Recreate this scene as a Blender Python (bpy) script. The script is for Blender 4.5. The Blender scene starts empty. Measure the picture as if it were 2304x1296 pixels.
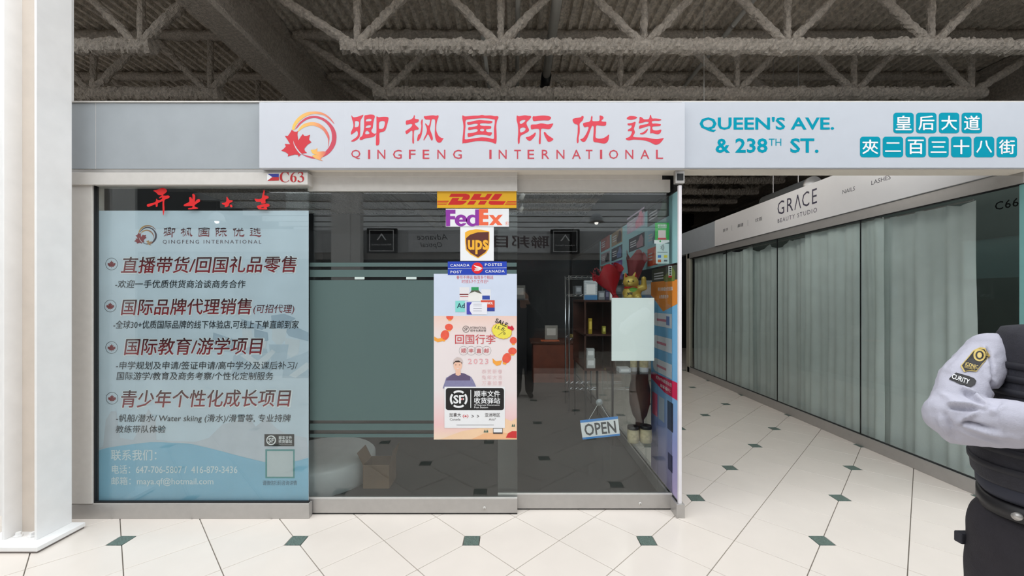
import bpy, bmesh, math, random
from mathutils import Vector, Matrix, noise
from mathutils.geometry import tessellate_polygon
from mathutils.bvhtree import BVHTree
random.seed(7)
SC = bpy.context.scene
COL = SC.collection

# ------------------------------------------------------------------ camera, light, exposure
F, CX, CY, EYE = 920.0, 1158.0, 670.0, 1.6          # focal length and axis in pixels of 2304x1296, eye height
cam_d = bpy.data.cameras.new('camera'); cam = bpy.data.objects.new('camera', cam_d); COL.objects.link(cam)
cam.location = (0, 0, EYE); cam.rotation_euler = (math.pi/2, 0, 0)
cam_d.sensor_width = 36; cam_d.lens = 36*F/2304
cam_d.shift_x = -(CX-1152)/2304; cam_d.shift_y = (CY-648)/2304
cam_d.clip_start = 0.02; cam_d.clip_end = 100
SC.camera = cam
world = bpy.data.worlds.new('world'); SC.world = world; world.use_nodes = True
world.node_tree.nodes['Background'].inputs[0].default_value = (0.80, 0.90, 1.0, 1)
world.node_tree.nodes['Background'].inputs[1].default_value = 0.10
def area(name, loc, rot, sx, sy, power, col):
    l = bpy.data.lights.new(name, 'AREA'); l.shape = 'RECTANGLE'; l.size = sx; l.size_y = sy
    l.energy = power; l.color = col
    o = bpy.data.objects.new(name, l); COL.objects.link(o); o.location = loc; o.rotation_euler = rot
    return o
area('skylight_over_hall', (0, -0.1, 6.3), (0, 0, 0), 26, 5.4, 1500, (0.95, 0.98, 1.0))
area('skylight_far_side', (0, -13.5, 7.2), (0, 0, 0), 26, 9.0, 2300, (0.95, 0.98, 1.0))
SC.view_settings.view_transform = 'Standard'; SC.view_settings.look = 'None'
SC.view_settings.gamma = 1; SC.view_settings.use_curve_mapping = False
SC.view_settings.exposure = 0.0

# ------------------------------------------------------------------ materials
def lin(c):
    return tuple(((x/255)/12.92 if x/255 <= .04045 else ((x/255+.055)/1.055)**2.4) for x in c)
MATS = {}
def mat(name, rgb, rough=.6, metal=0., vary=.04, scale=8., bump=0., bscale=40., spec=.5, emis=None, estr=0., trans=0.):
    if name in MATS: return MATS[name]
    m = bpy.data.materials.new(name); m.use_nodes = True; nt = m.node_tree; N = nt.nodes; L = nt.links
    b = N['Principled BSDF']; b.inputs['Roughness'].default_value = rough; b.inputs['Metallic'].default_value = metal
    b.inputs['Specular IOR Level'].default_value = spec
    tc = N.new('ShaderNodeTexCoord'); nz = N.new('ShaderNodeTexNoise'); nz.inputs['Scale'].default_value = scale
    nz.inputs['Detail'].default_value = 4
    L.new(tc.outputs['Object'], nz.inputs['Vector'])
    r = N.new('ShaderNodeValToRGB'); c = lin(rgb)
    r.color_ramp.elements[0].position = .3; r.color_ramp.elements[1].position = .7
    r.color_ramp.elements[0].color = tuple(min(1, x*(1-vary)) for x in c)+(1,)
    r.color_ramp.elements[1].color = tuple(min(1, x*(1+vary)) for x in c)+(1,)
    L.new(nz.outputs['Fac'], r.inputs['Fac']); L.new(r.outputs['Color'], b.inputs['Base Color'])
    if bump:
        n2 = N.new('ShaderNodeTexNoise'); n2.inputs['Scale'].default_value = bscale; n2.inputs['Detail'].default_value = 6
        L.new(tc.outputs['Object'], n2.inputs['Vector'])
        bp = N.new('ShaderNodeBump'); bp.inputs['Strength'].default_value = bump; bp.inputs['Distance'].default_value = .02
        L.new(n2.outputs['Fac'], bp.inputs['Height']); L.new(bp.outputs['Normal'], b.inputs['Normal'])
    if emis:
        b.inputs['Emission Color'].default_value = lin(emis)+(1,); b.inputs['Emission Strength'].default_value = estr
    if trans:
        t = N.new('ShaderNodeBsdfTranslucent'); L.new(r.outputs['Color'], t.inputs['Color'])
        mx = N.new('ShaderNodeMixShader'); mx.inputs[0].default_value = trans
        L.new(b.outputs[0], mx.inputs[1]); L.new(t.outputs[0], mx.inputs[2]); L.new(mx.outputs[0], N['Material Output'].inputs[0])
    MATS[name] = m; return m
def ramp(name, stops, axis=2, rough=.5):
    """colour printed as a gradient along one axis of the print's own box"""
    if name in MATS: return MATS[name]
    m = bpy.data.materials.new(name); m.use_nodes = True; nt = m.node_tree; N = nt.nodes; L = nt.links
    b = N['Principled BSDF']; b.inputs['Roughness'].default_value = rough
    tc = N.new('ShaderNodeTexCoord'); sp = N.new('ShaderNodeSeparateXYZ'); r = N.new('ShaderNodeValToRGB')
    L.new(tc.outputs['Generated'], sp.inputs[0]); L.new(sp.outputs[axis], r.inputs['Fac'])
    els = r.color_ramp.elements
    while len(els) < len(stops): els.new(.5)
    for e, (p, c) in zip(els, stops): e.position = p; e.color = lin(c)+(1,)
    L.new(r.outputs['Color'], b.inputs['Base Color']); MATS[name] = m; return m
def glass(name, tint, ior=1.5, film=0., filmcol=(120, 135, 135)):
    """thin architectural pane: Fresnel mirror over clear, slightly tinted, straight-through transmission"""
    m = bpy.data.materials.new(name); m.use_nodes = True; nt = m.node_tree; N = nt.nodes; L = nt.links
    N.remove(N['Principled BSDF'])
    g = N.new('ShaderNodeNewGeometry'); fr = N.new('ShaderNodeFresnel'); mi = N.new('ShaderNodeMath'); mi.operation = 'MULTIPLY_ADD'
    L.new(g.outputs['Backfacing'], mi.inputs[0]); mi.inputs[1].default_value = 1/ior-ior; mi.inputs[2].default_value = ior
    L.new(mi.outputs[0], fr.inputs['IOR'])
    t = N.new('ShaderNodeBsdfTransparent'); t.inputs['Color'].default_value = tuple(tint)+(1,)
    gl = N.new('ShaderNodeBsdfGlossy'); gl.inputs['Roughness'].default_value = 0.0
    gl.inputs['Color'].default_value = (1, 1, 1, 1)
    mx = N.new('ShaderNodeMixShader'); L.new(fr.outputs[0], mx.inputs[0]); L.new(t.outputs[0], mx.inputs[1]); L.new(gl.outputs[0], mx.inputs[2])
    out = mx.outputs[0]
    if film:
        d = N.new('ShaderNodeBsdfDiffuse'); d.inputs['Color'].default_value = lin(filmcol)+(1,)
        nz = N.new('ShaderNodeTexNoise'); nz.inputs['Scale'].default_value = 3
        m2 = N.new('ShaderNodeMixShader'); m2.inputs[0].default_value = film
        L.new(t.outputs[0], m2.inputs[1]); L.new(d.outputs[0], m2.inputs[2]); out = m2.outputs[0]
    L.new(out, N['Material Output'].inputs[0]); MATS[name] = m; return m

M_sign = mat('sign_white', (199, 202, 210), .35, vary=.01)
M_street = mat('sign_pale', (189, 194, 203), .4, vary=.015)
M_fascia = mat('fascia_grey', (156, 162, 167), .45, vary=.03)
M_cream = mat('soffit_cream', (214, 207, 196), .5, vary=.02)
M_alu = mat('brushed_aluminium', (186, 183, 180), .38, metal=.55, vary=.03, scale=20)
M_alu2 = mat('pale_aluminium', (208, 204, 199), .4, metal=.12, vary=.03, scale=20)
M_dark = mat('black_gasket', (18, 19, 22), .6)
M_col = mat('column_white', (240, 239, 238), .45, vary=.03, bump=.05, bscale=15)
M_tile = mat('tile_cream', (222, 213, 204), .22, vary=.025, scale=3)
M_ins = mat('tile_green', (94, 110, 103), .3, vary=.45, scale=90)
M_grout = mat('grout', (138, 132, 124), .9)
M_fuzz = mat('sprayed_fireproofing', (202, 192, 181), 1., vary=.25, scale=30, bump=1., bscale=70, spec=.1)
M_deck = mat('sprayed_deck', (218, 208, 195), 1., vary=.3, scale=18, bump=1., bscale=60, spec=.1)
M_pipe = mat('pipe_white', (190, 188, 182), .5)
M_black = mat('black_plastic', (22, 22, 24), .45)
M_white = mat('paper_white', (235, 236, 238), .6, vary=.01)
M_red = mat('print_red', (204, 44, 56), .45, vary=.02)
M_glass = glass('pane_glass', (.91, .935, .93))
M_film = glass('frosted_film', (.55, .62, .61), film=.62, filmcol=(112, 134, 132))
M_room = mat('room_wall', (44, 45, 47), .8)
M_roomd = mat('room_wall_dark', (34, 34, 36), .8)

# ------------------------------------------------------------------ object helpers
def props(o, label=None, cat=None, group=None, kind=None):
    if label: o['label'] = label
    if cat: o['category'] = cat
    if group: o['group'] = group
    if kind: o['kind'] = kind
    return o
def thing(name, label, cat, loc=(0, 0, 0), group=None):
    o = bpy.data.objects.new(name, None); COL.objects.link(o); o.location = loc; o.empty_display_size = .05
    return props(o, label, cat, group)
def struct(name, loc=(0, 0, 0), label=None):
    o = bpy.data.objects.new(name, None); COL.objects.link(o); o.location = loc; o.empty_display_size = .05
    return props(o, label, None, None, 'structure')
def wloc(p):
    v = Vector((0, 0, 0))
    while p: v += Vector(p.location); p = p.parent
    return v
def mesh_obj(name, verts, faces, material, parent=None, smooth=False):
    off = wloc(parent)
    me = bpy.data.meshes.new(name); me.from_pydata([Vector(v)-off for v in verts], [], faces); me.update()
    if smooth: me.polygons.foreach_set('use_smooth', [True]*len(me.polygons))
    if material: me.materials.append(material)
    o = bpy.data.objects.new(name, me); COL.objects.link(o); o.parent = parent
    return o
BOXF = [(0, 3, 2, 1), (4, 5, 6, 7), (0, 1, 5, 4), (1, 2, 6, 5), (2, 3, 7, 6), (3, 0, 4, 7)]
class MB:
    def __init__(s): s.v = []; s.f = []
    def box(s, a, b):
        x0, x1 = sorted((a[0], b[0])); y0, y1 = sorted((a[1], b[1])); z0, z1 = sorted((a[2], b[2])); n = len(s.v)
        s.v += [(x0, y0, z0), (x1, y0, z0), (x1, y1, z0), (x0, y1, z0), (x0, y0, z1), (x1, y0, z1), (x1, y1, z1), (x0, y1, z1)]
        s.f += [tuple(i+n for i in q) for q in BOXF]; return s
    def tube(s, pts, rads, n=10, cap=True, up=None):
        base = len(s.v); m = len(pts); pts = [Vector(p) for p in pts]
        if not hasattr(rads, '__len__'): rads = [rads]*m
        for i, p in enumerate(pts):
            d = (pts[min(i+1, m-1)]-pts[max(i-1, 0)]).normalized()
            a = Vector((0, 0, 1)) if abs(d.z) < .9 else Vector((1, 0, 0))
            u = d.cross(a).normalized(); w = u.cross(d)
            for k in range(n):
                t = 2*math.pi*k/n; s.v.append(tuple(p+(u*math.cos(t)+w*math.sin(t))*rads[i]))
        for i in range(m-1):
            for k in range(n):
                a = base+i*n+k; b = base+i*n+(k+1) % n; s.f.append((a, a+n, b+n, b))
        if cap:
            s.f.append(tuple(base+k for k in range(n))); s.f.append(tuple(base+(m-1)*n+k for k in reversed(range(n))))
        return s
    def lathe(s, c, prof, n=20):
        base = len(s.v); m = len(prof)
        for r, z in prof:
            for k in range(n):
                t = 2*math.pi*k/n; s.v.append((c[0]+r*math.cos(t), c[1]+r*math.sin(t), c[2]+z))
        for i in range(m-1):
            for k in range(n):
                a = base+i*n+k; b = base+i*n+(k+1) % n; s.f.append((a, b, b+n, a+n))
        s.f.append(tuple(base+k for k in reversed(range(n)))); s.f.append(tuple(base+(m-1)*n+k for k in range(n)))
        return s
    def build(s, name, m, parent=None, smooth=False): return mesh_obj(name, s.v, s.f, m, parent, smooth)
def box(name, a, b, m, parent=None, bev=0.):
    o = MB().box(a, b).build(name, m, parent)
    if bev:
        bm = bmesh.new(); bm.from_mesh(o.data)
        bmesh.ops.bevel(bm, geom=bm.edges[:], offset=bev, segments=2, affect='EDGES', profile=.5)
        bm.to_mesh(o.data); bm.free()
    return o
def W(px, py, D): return ((px-CX)*D/F, D, EYE-(py-CY)*D/F)           # point of the plane Y = D
def QX(px, py, X):                                                    # point of the plane X = const
    D = F*X/(px-CX); return (X, D, EYE-(py-CY)*D/F)
def pbox(name, x0, y0, x1, y1, D, depth, m, parent=None, bev=0.):
    a = W(x0, y0, D); b = W(x1, y1, D); return box(name, (a[0], D, a[2]), (b[0], D+depth, b[2]), m, parent, bev)
def smooth_loop(pts, n=3):
    out = []; N = len(pts)
    for i in range(N):
        p0, p1, p2, p3 = (Vector(pts[(i+k) % N]) for k in (-1, 0, 1, 2))
        for k in range(n):
            t = k/n
            q = .5*((2*p1)+(p2-p0)*t+(2*p0-5*p1+4*p2-p3)*t*t+(3*p1-p0-3*p2+p3)*t**3)
            out.append((q.x, q.y))
    return out
def fill(name, shapes, mapf, m, parent, smooth=False):
    """shapes: list of loop-lists (outer, hole, hole...) in 2D; mapf turns (x, y) into a 3D point"""
    V = []; Fc = []
    for loops in shapes:
        if smooth: loops = [smooth_loop([Vector(p) for p in l]) for l in loops]
        l3 = [[Vector((x, y, 0)) for x, y in l] for l in loops]
        tr = tessellate_polygon(l3); flat = [p for l in loops for p in l]; n = len(V)
        V += [mapf(x, y) for x, y in flat]
        Fc += [tuple(i+n for i in t) for t in tr]
    return mesh_obj(name, V, Fc, m, parent)
def onplane(D, ox=0, oy=0, sc=1, ax=1, ay=1, bx=0, by=0):
    """zoom coordinates -> photo pixels -> plane Y = D"""
    return lambda x, y: W(bx+ax*(ox+x/sc), by+ay*(oy+y/sc), D)
def quad(name, x0, y0, x1, y1, D, m, parent):
    return mesh_obj(name, [W(x0, y1, D), W(x1, y1, D), W(x1, y0, D), W(x0, y0, D)], [(0, 1, 2, 3)], m, parent)
def poly(name, pts, D, m, parent, smooth=False): return fill(name, [[pts]], lambda x, y: W(x, y, D), m, parent, smooth)
def ell(cx, cy, rx, ry=None, n=28, a0=0.): 
    ry = ry or rx
    return [(cx+rx*math.cos(a0+2*math.pi*k/n), cy+ry*math.sin(a0+2*math.pi*k/n)) for k in range(n)]
def rrect(x0, y0, x1, y1, r, n=5):
    o = []
    for cx, cy, a in ((x1-r, y1-r, 0), (x0+r, y1-r, 90), (x0+r, y0+r, 180), (x1-r, y0+r, 270)):
        for k in range(n+1):
            t = math.radians(a+90*k/n); o.append((cx+r*math.cos(t), cy+r*math.sin(t)))
    return o
def text2d(s, bold=0., res=2, space=1.):
    c = bpy.data.curves.new('lettering', 'FONT'); c.body = s; c.resolution_u = res; c.offset = bold; c.space_character = space
    o = bpy.data.objects.new('lettering', c); me = bpy.data.meshes.new_from_object(o)
    v = [(q.co.x, q.co.y) for q in me.vertices]; f = [tuple(p.vertices) for p in me.polygons]
    bpy.data.meshes.remove(me); bpy.data.objects.remove(o); bpy.data.curves.remove(c)
    return v, f
def txt_uv(name, s, mapuv, m, parent, bold=0., shear=0., space=1., res=2):
    """lettering whose box is stretched over u 0..1, v 0..1 (v up)"""
    cjk = any(ord(ch) > 0x2e80 for ch in s); v, f = text2d(s, 0. if cjk else bold, res, space)
    v = [(x+shear*y, y) for x, y in v]
    xs = [p[0] for p in v]; ys = [p[1] for p in v]; x0, x1, y0, y1 = min(xs), max(xs), min(ys), max(ys)
    V = [mapuv((x-x0)/(x1-x0), (y-y0)/max(1e-6, y1-y0)) for x, y in v]
    if cjk and bold > 0:                               # heavier brush strokes: the glyph laid on itself, slightly shifted
        a, b = Vector(mapuv(0, 0)), Vector(mapuv(1, 0)); c = Vector(mapuv(0, 1)); h = (c-a).length; u = (b-a).normalized(); w = (c-a).normalized(); nn = u.cross(w).normalized()
        V0, F0 = V, f; V, f = [], []
        offs = [(-1, 0), (1, 0), (0, .8), (0, -.8)]
        for k, (ox, oy) in enumerate(offs):
            n = len(V); V += [Vector(p)+u*ox*bold*h+w*oy*bold*h+nn*.00012*k for p in V0]; f += [tuple(q+n for q in t) for t in F0]
    return mesh_obj(name, V, f, m, parent)
def txt(s, x0, x1, y0, y1, D, m, parent, bold=0., shear=0., rot=0., name='lettering', space=1.):
    cx, cy = (x0+x1)/2, (y0+y1)/2; c, sn = math.cos(rot), math.sin(rot)
    def mp(u, v):
        dx, dy = x0+(x1-x0)*u-cx, y1-(y1-y0)*v-cy
        return W(cx+dx*c-dy*sn, cy+dx*sn+dy*c, D)
    return txt_uv(name, s, mp, m, parent, bold, shear, space)

# ------------------------------------------------------------------ room shell
S2 = 1.1546                                           # spacing of the green inserts along a row
OX, OY = -0.284, 2.696
floor = struct('floor')
mesh_obj('grout_bed', [(-14, -24, -.012), (14, -24, -.012), (14, 20, -.012), (-14, 20, -.012)], [(0, 1, 2, 3)], M_grout, floor)
A = S2/2/math.sqrt(2); CL = .073; G = .0024; TH = .012
def tile_local():                                     # clipped-corner tile, its clipped corner at the origin of (u, v)
    c = CL+G
    return [(c, G), (A-G, G), (A-G, A-G), (G, A-G), (G, c)]
def uv2xy(u, v): return ((u-v)/math.sqrt(2), (u+v)/math.sqrt(2))
def prism(pts, z0, z1, ch=.0015):
    n = len(pts); cx = sum(p[0] for p in pts)/n; cy = sum(p[1] for p in pts)/n
    def inset(p):
        d = Vector((cx-p[0], cy-p[1])); d = d.normalized()*ch; return (p[0]+d.x, p[1]+d.y)
    v = [(x, y, z0) for x, y in pts]+[(x, y, z1-ch) for x, y in pts]+[inset(p)+(z1,) for p in pts]
    f = [tuple(range(2*n, 3*n))]
    for r in (0, n):
        f += [(r+k, r+(k+1) % n, r+n+(k+1) % n, r+n+k) for k in range(n)]
    return v, f
tile_me = []
for q in range(4):
    pts = []
    for u, v in tile_local():
        for _ in range(q): u, v = -v, u
        pts.append(uv2xy(u, v))
    v, f = prism(pts, -.012, 0.0)
    me = bpy.data.meshes.new('floor_tile'); me.from_pydata(v, [], f); me.materials.append(M_tile); me.update(); tile_me.append(me)
hw = CL/math.sqrt(2)-.0015
v, f = prism([(-hw, -hw), (hw, -hw), (hw, hw), (-hw, hw)], -.012, 0.0)
ins_me = bpy.data.meshes.new('insert_tile'); ins_me.from_pydata(v, [], f); ins_me.materials.append(M_ins); ins_me.update()
spots = []
for r in range(-30, 31):
    for k in range(-14, 15):
        x = OX+k*S2+(S2/2 if r % 2 else 0); y = OY+r*S2/2
        if -11 < x < 11 and -11 < y < 19: spots.append((x, y))
def rank(x, y):                                       # how near it lies to what the photo shows directly
    if y > 1.9 and y < 3.1 and -3.6 < x < 4.0: return y-10
    if 1.15 < x < 3.8 and 3.0 <= y < 9: return y-5
    if abs(x) < 3.8 and -2.5 < y <= 1.9: return 2.0-y
    return 99
cand = sorted([(rank(x+uv2xy(*[(A*.5, A*.5), (-A*.5, A*.5), (-A*.5, -A*.5), (A*.5, -A*.5)][q])[0],
                     y+uv2xy(*[(A*.5, A*.5), (-A*.5, A*.5), (-A*.5, -A*.5), (A*.5, -A*.5)][q])[1]), x, y, q) for x, y in spots for q in range(4)])
restv, restf, rib = [], [], 0
for i, (rk, x, y, q) in enumerate(cand):
    if i < 300 and rk < 99:
        o = bpy.data.objects.new('floor_tile', tile_me[q]); COL.objects.link(o); o.parent = floor
        o.location = (x, y, random.uniform(-.0003, .0003))
    else:
        n = len(restv); restv += [(p.co.x+x, p.co.y+y, p.co.z) for p in tile_me[q].vertices]
        restf += [tuple(j+n for j in p.vertices) for p in tile_me[q].polygons]
props(mesh_obj('far_floor_tiles', restv, restf, M_tile, floor), kind='stuff')
restv, restf = [], []
for x, y in spots:
    if rank(x, y) < 99:
        o = bpy.data.objects.new('insert_tile', ins_me); COL.objects.link(o); o.parent = floor; o.location = (x, y, .0003)
    else:
        n = len(restv); restv += [(p.co.x+x, p.co.y+y, p.co.z) for p in ins_me.vertices]
        restf += [tuple(j+n for j in p.vertices) for p in ins_me.polygons]
props(mesh_obj('far_insert_tiles', restv, restf, M_ins, floor), kind='stuff')

fs = struct('floor_shop'); box('vinyl_sheet', (-4.2, 3.135, .0006), (1.174, 8.95, .004), mat('shop_vinyl', (60, 57, 54), .55, vary=.08, scale=2), fs)
# ceiling deck: corrugated, sprayed, ribs run away from the hall
ZD, ZC, ZT = 5.62, 4.67, 5.54
ceiling = struct('ceiling')
V, Fq = [], []
xs = []; x = -13.0
while x < 13:
    xs += [(x, 0), (x+.05, 0), (x+.075, .06), (x+.125, .06)]; x += .15
ys = [2.75+.28*i for i in range(62)]
for y in ys:
    for x, dz in xs: V.append((x+random.uniform(-.006, .006), y, ZD+dz+random.uniform(-.008, .008)))
nx = len(xs)
for j in range(len(ys)-1):
    for i in range(nx-1): Fq.append((j*nx+i, j*nx+i+1, (j+1)*nx+i+1, (j+1)*nx+i))
mesh_obj('roof_deck', V, Fq, M_deck, ceiling)
box('edge_beam', (-13, 2.72, 5.55), (13, 2.80, 5.85), M_col, ceiling)
box('deck_top', (-13, 2.8, 5.75), (13, 20, 5.85), M_deck, ceiling)
def fuzz(pts, r, seg, n=11, jit=.2, flat=1.):
    pts = [Vector(p) for p in pts]; mb = MB(); a, b = pts[0], pts[-1]; m = max(2, int((b-a).length/seg))
    P = [a.lerp(b, i/m) for i in range(m+1)]
    mb.tube(P, r, n)
    out = []
    for i, v in enumerate(mb.v):
        c = P[min(i//n, m)]; d = Vector(v)-c; q = Vector(v)*9
        out.append(tuple(c+d*(1+random.uniform(-jit, jit)+.22*noise.noise(q))))
    mb.v = out; return mb
def make_joist(nodes, xa, xb, mirror_end, label, Y):
    t = thing('roof_joist', label, 'joist', (0, Y, ZC), 'sprayed roof joists over the shops')
    fuzz([(xa if xa < -3.5 else nodes[0]-.16, Y, ZC), (nodes[-1]+.18, Y, ZC)], .085, .024, 14).build('bottom_chord', M_fuzz, t)
    fuzz([(xa, Y, ZT), (xb, Y, ZT)], .07, .06).build('top_chord', M_fuzz, t, True)
    for a, b in zip(nodes[:-1], nodes[1:]):
        md = (a+b)/2
        fuzz([(a, Y, ZC), (md-.04, Y, ZT)], .05, .035).build('web_bar', M_fuzz, t)
        fuzz([(b, Y, ZC), (md+.04, Y, ZT)], .05, .035).build('web_bar', M_fuzz, t)
    for a in nodes:
        fuzz([(a+.02, Y+.02, ZC), (a+.02, Y+.02, ZT)], .042, .035).build('web_post', M_fuzz, t)
    if xa > -3.5: fuzz([(nodes[0], Y, ZC), (xa, Y, ZT)], .055, .035).build('web_bar', M_fuzz, t)
    fuzz([(nodes[-1], Y, ZC), (xb, Y, ZT)], .055, .035).build('web_bar', M_fuzz, t)
    return t
def copy_tree(o, parent=None):
    c = o.copy(); COL.objects.link(c); c.parent = parent
    for ch in list(o.children): copy_tree(ch, c)
    return c
ORD = ['first', 'second', 'third', 'fourth', 'fifth', 'sixth', 'seventh', 'eighth', 'ninth']
JL = ORD[0]+' sprayed open-web joist back from the shop signs, right of the beam'
j0 = make_joist([-1.95+1.76*k for k in range(6)], -3.3, 8.25, False, JL, 5.0)
for k in range(1, 9):
    c = copy_tree(j0); c.location.y = 5.0+1.14*k; c['label'] = ORD[k]+' sprayed open-web joist back from the shop signs, right of the beam'
JL2 = ORD[0]+' sprayed open-web joist back from the grey fascia, left of the beam'
j1 = make_joist([-11.64+1.76*k for k in range(5)], -12.9, -3.7, False, JL2, 5.0)
j1['group'] = 'sprayed roof joists beyond the beam'
for k in range(1, 4):
    c = copy_tree(j1); c.location.y = 5.0+1.14*k; c['label'] = ORD[k]+' sprayed open-web joist back from the grey fascia, left of the beam'
gb = thing('roof_beam', 'wide sprayed steel I-beam carrying the joists, running away from the hall', 'beam', (-3.53, 3, 4.85))
def fuzzbox(a, b, sx, jit):
    bm = bmesh.new(); bmesh.ops.create_cube(bm, size=1)
    for v in bm.verts: v.co = Vector([(a[i]+b[i])/2+v.co[i]*(b[i]-a[i]) for i in range(3)])
    bmesh.ops.subdivide_edges(bm, edges=[e for e in bm.edges if abs((e.verts[0].co-e.verts[1].co).y) > .5], cuts=int((b[1]-a[1])/sx), use_grid_fill=True)
    bmesh.ops.subdivide_edges(bm, edges=[e for e in bm.edges if abs((e.verts[0].co-e.verts[1].co).y) < .01], cuts=4, use_grid_fill=True)
    for v in bm.verts: v.co += Vector((random.uniform(-jit, jit), 0, random.uniform(-jit, jit)))
    V = [v.co.copy() for v in bm.verts]; Fc = [tuple(v.index for v in f.verts) for f in bm.faces]; bm.free(); return V, Fc
for nm, a, b in (('lower_flange', (-3.70, 2.9, 4.85), (-3.36, 19, 4.93)), ('web_plate', (-3.56, 2.9, 4.93), (-3.47, 19, 5.52)), ('upper_flange', (-3.70, 2.9, 5.5), (-3.36, 19, 5.6))):
    V, Fc = fuzzbox(a, b, .12, .006); mesh_obj(nm, V, Fc, M_fuzz, gb)
gb2 = thing('roof_beam', 'sprayed steel I-beam above the curtained beauty studio', 'beam', (8.4, 3, 4.85))
for nm, a, b in (('lower_flange', (8.2, 2.9, 4.85), (8.54, 19, 4.93)), ('web_plate', (8.33, 2.9, 4.93), (8.41, 19, 5.52)), ('upper_flange', (8.2, 2.9, 5.5), (8.54, 19, 5.6))):
    V, Fc = fuzzbox(a, b, .2, .006); mesh_obj(nm, V, Fc, M_fuzz, gb2)
def pipe(label, X, z, r, y0, y1, end=None):
    t = thing('ceiling_pipe', label, 'pipe', (X, y0, z)); MB().tube([(X, y0, z), (X, y1, z)], r, 14).build('tube', M_pipe, t, True)
    for yy in (y0+1.6, y0+2.7):
        MB().tube([(X, yy, z), (X, yy+.05, z)], r*1.12, 14).build('coupling', M_alu, t, True)
    if end: MB().tube([(X, y1-.02, z-.01), (X, y1+.35, z-.01)], r*1.25, 14).build('end_sleeve', M_black, t, True)
    MB().tube([(X, y0+2, z), (X, y0+2, ZD)], .008, 6).build('hanger_rod', M_alu, t)
    return t
pipe('thick white pipe under the deck with a black end sleeve', .52, 5.25, .065, 3, 6.7, True)
pipe('thin white conduit running beside the thick pipe', .04, 5.2, .03, 3, 7.0)
pipe('slim pale conduit slanting between the joist bars above the street sign', 3.06, 5.42, .035, 3, 9.0)
pipe('thin pale conduit left of the thick pipe', -.42, 5.05, .028, 5.4, 7.6)

# shell beyond what the photo shows: far walls, opposite ceiling
wl = struct('wall_left'); box('wall_panel', (-14.1, -24, -.01), (-14, 20, 6.4), M_room, wl)
wr = struct('wall_right'); box('wall_panel', (14, -24, -.01), (14.1, 20, 6.4), M_room, wr)
wb = struct('wall_back'); box('wall_panel', (-14, 19.6, -.01), (14, 19.7, 6.4), M_roomd, wb)
wo = struct('wall_opposite'); box('wall_panel', (-14, -24.1, -.01), (14, -24, 7.4), M_room, wo)
M_wroof = mat('roof_white', (240, 242, 243), .6)
oc = struct('ceiling_opposite')
box('roof_strip', (-13, -9, 6.35), (13, -2.8, 6.42), M_wroof, oc)
box('roof_strip', (-13, -24, 7.3), (13, -18, 7.4), M_wroof, oc)
for k in range(11):
    y = -3.2-1.5*k; box('roof_purlin', (-13, y-.11, 5.55), (13, y+.11, 5.85), M_wroof, oc)

# ------------------------------------------------------------------ white H column
cl = thing('steel_column', 'white painted steel H column on a bolted base plate', 'column', (-3.18, 2.73, 0))
box('base_plate', (-3.42, 2.555, .012), (-2.985, 2.845, .04), M_col, cl, .003)
box('grout_pad', (-3.43, 2.56, 0), (-2.99, 2.84, .012), mat('pad_grey', (120, 112, 108), .9), cl)
box('flange', (-3.09, 2.63, .04), (-3.075, 2.84, 5.6), M_col, cl, .002)
box('flange', (-3.30, 2.63, .04), (-3.285, 2.84, 5.6), M_col, cl, .002)
box('web', (-3.285, 2.728, .04), (-3.09, 2.742, 5.6), mat('column_web_shaded', (226, 214, 202), .5, vary=.04), cl)  # white paint; shade of the recess between the flanges put into the colour
for bx in (-3.24, -3.15):
    t = MB(); t.lathe((bx, 2.67, .04), [(.022, 0), (.022, .012), (.014, .013), (.014, .03), (.0, .03)], 6); t.build('anchor_bolt', M_col, cl)
MB().tube([(-3.10, 2.66, .04), (-3.10, 2.66, 2.6), (-3.10, 2.66, 5.6)], .009, 8).build('weld_bead', M_col, cl, True)

wfl = struct('wall_front_left'); box('wall_panel', (-7, 3.0, -.005), (-3.32, 3.08, 3.3), M_col, wfl); box('pier', (-3.95, 3.0, 3.3), (-3.32, 3.08, 5.6), M_col, wfl)
# ------------------------------------------------------------------ fascia over the shop front
tr = struct('trim_1')
a = W(0, 231, 2.95); b = W(0, 380, 2.95); FZ1, FZ0 = a[2], b[2]
def fx(px, D=2.95): return (px-CX)*D/F
box('end_panel', (-3.31, 2.95, FZ0), (fx(216)-.002, 3.08, FZ1), M_fascia, tr)
box('fascia_panel', (fx(216), 2.95, FZ0), (1.2, 3.08, FZ1), M_fascia, tr)
box('seam_strip', (fx(216)-.002, 2.9492, FZ0), (fx(216), 3.08, FZ1), M_alu2, tr)
box('top_cap', (-3.31, 2.94, FZ1), (3.73, 3.09, FZ1+.008), M_alu2, tr)
box('soffit', (-3.31, 2.955, FZ0-.006), (3.73, 3.09, FZ0), M_cream, tr)
st = thing('street_name_panel', 'pale fascia sign with teal street names in English and Chinese tiles', 'sign', (2.46, 2.93, FZ0))
box('panel', (1.2, 2.935, FZ0+.004), (3.735, 2.95, FZ1-.002), M_street, st)
box('back_box', (1.2, 2.95, FZ0), (3.735, 3.08, FZ1), M_street, st)
M_teal = mat('print_teal', (0, 146, 170), .6, vary=.03, spec=.05); D1 = 2.934
txt("QUEEN'S AVE.", 1574, 1877, 263, 297, D1, M_teal, st, .022)
txt('& 238', 1610, 1727, 311, 344, D1, M_teal, st, .022); txt('TH', 1730, 1758, 312, 328, D1, M_teal, st)
txt('ST.', 1778, 1842, 311, 344, D1, M_teal, st, .022)
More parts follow.
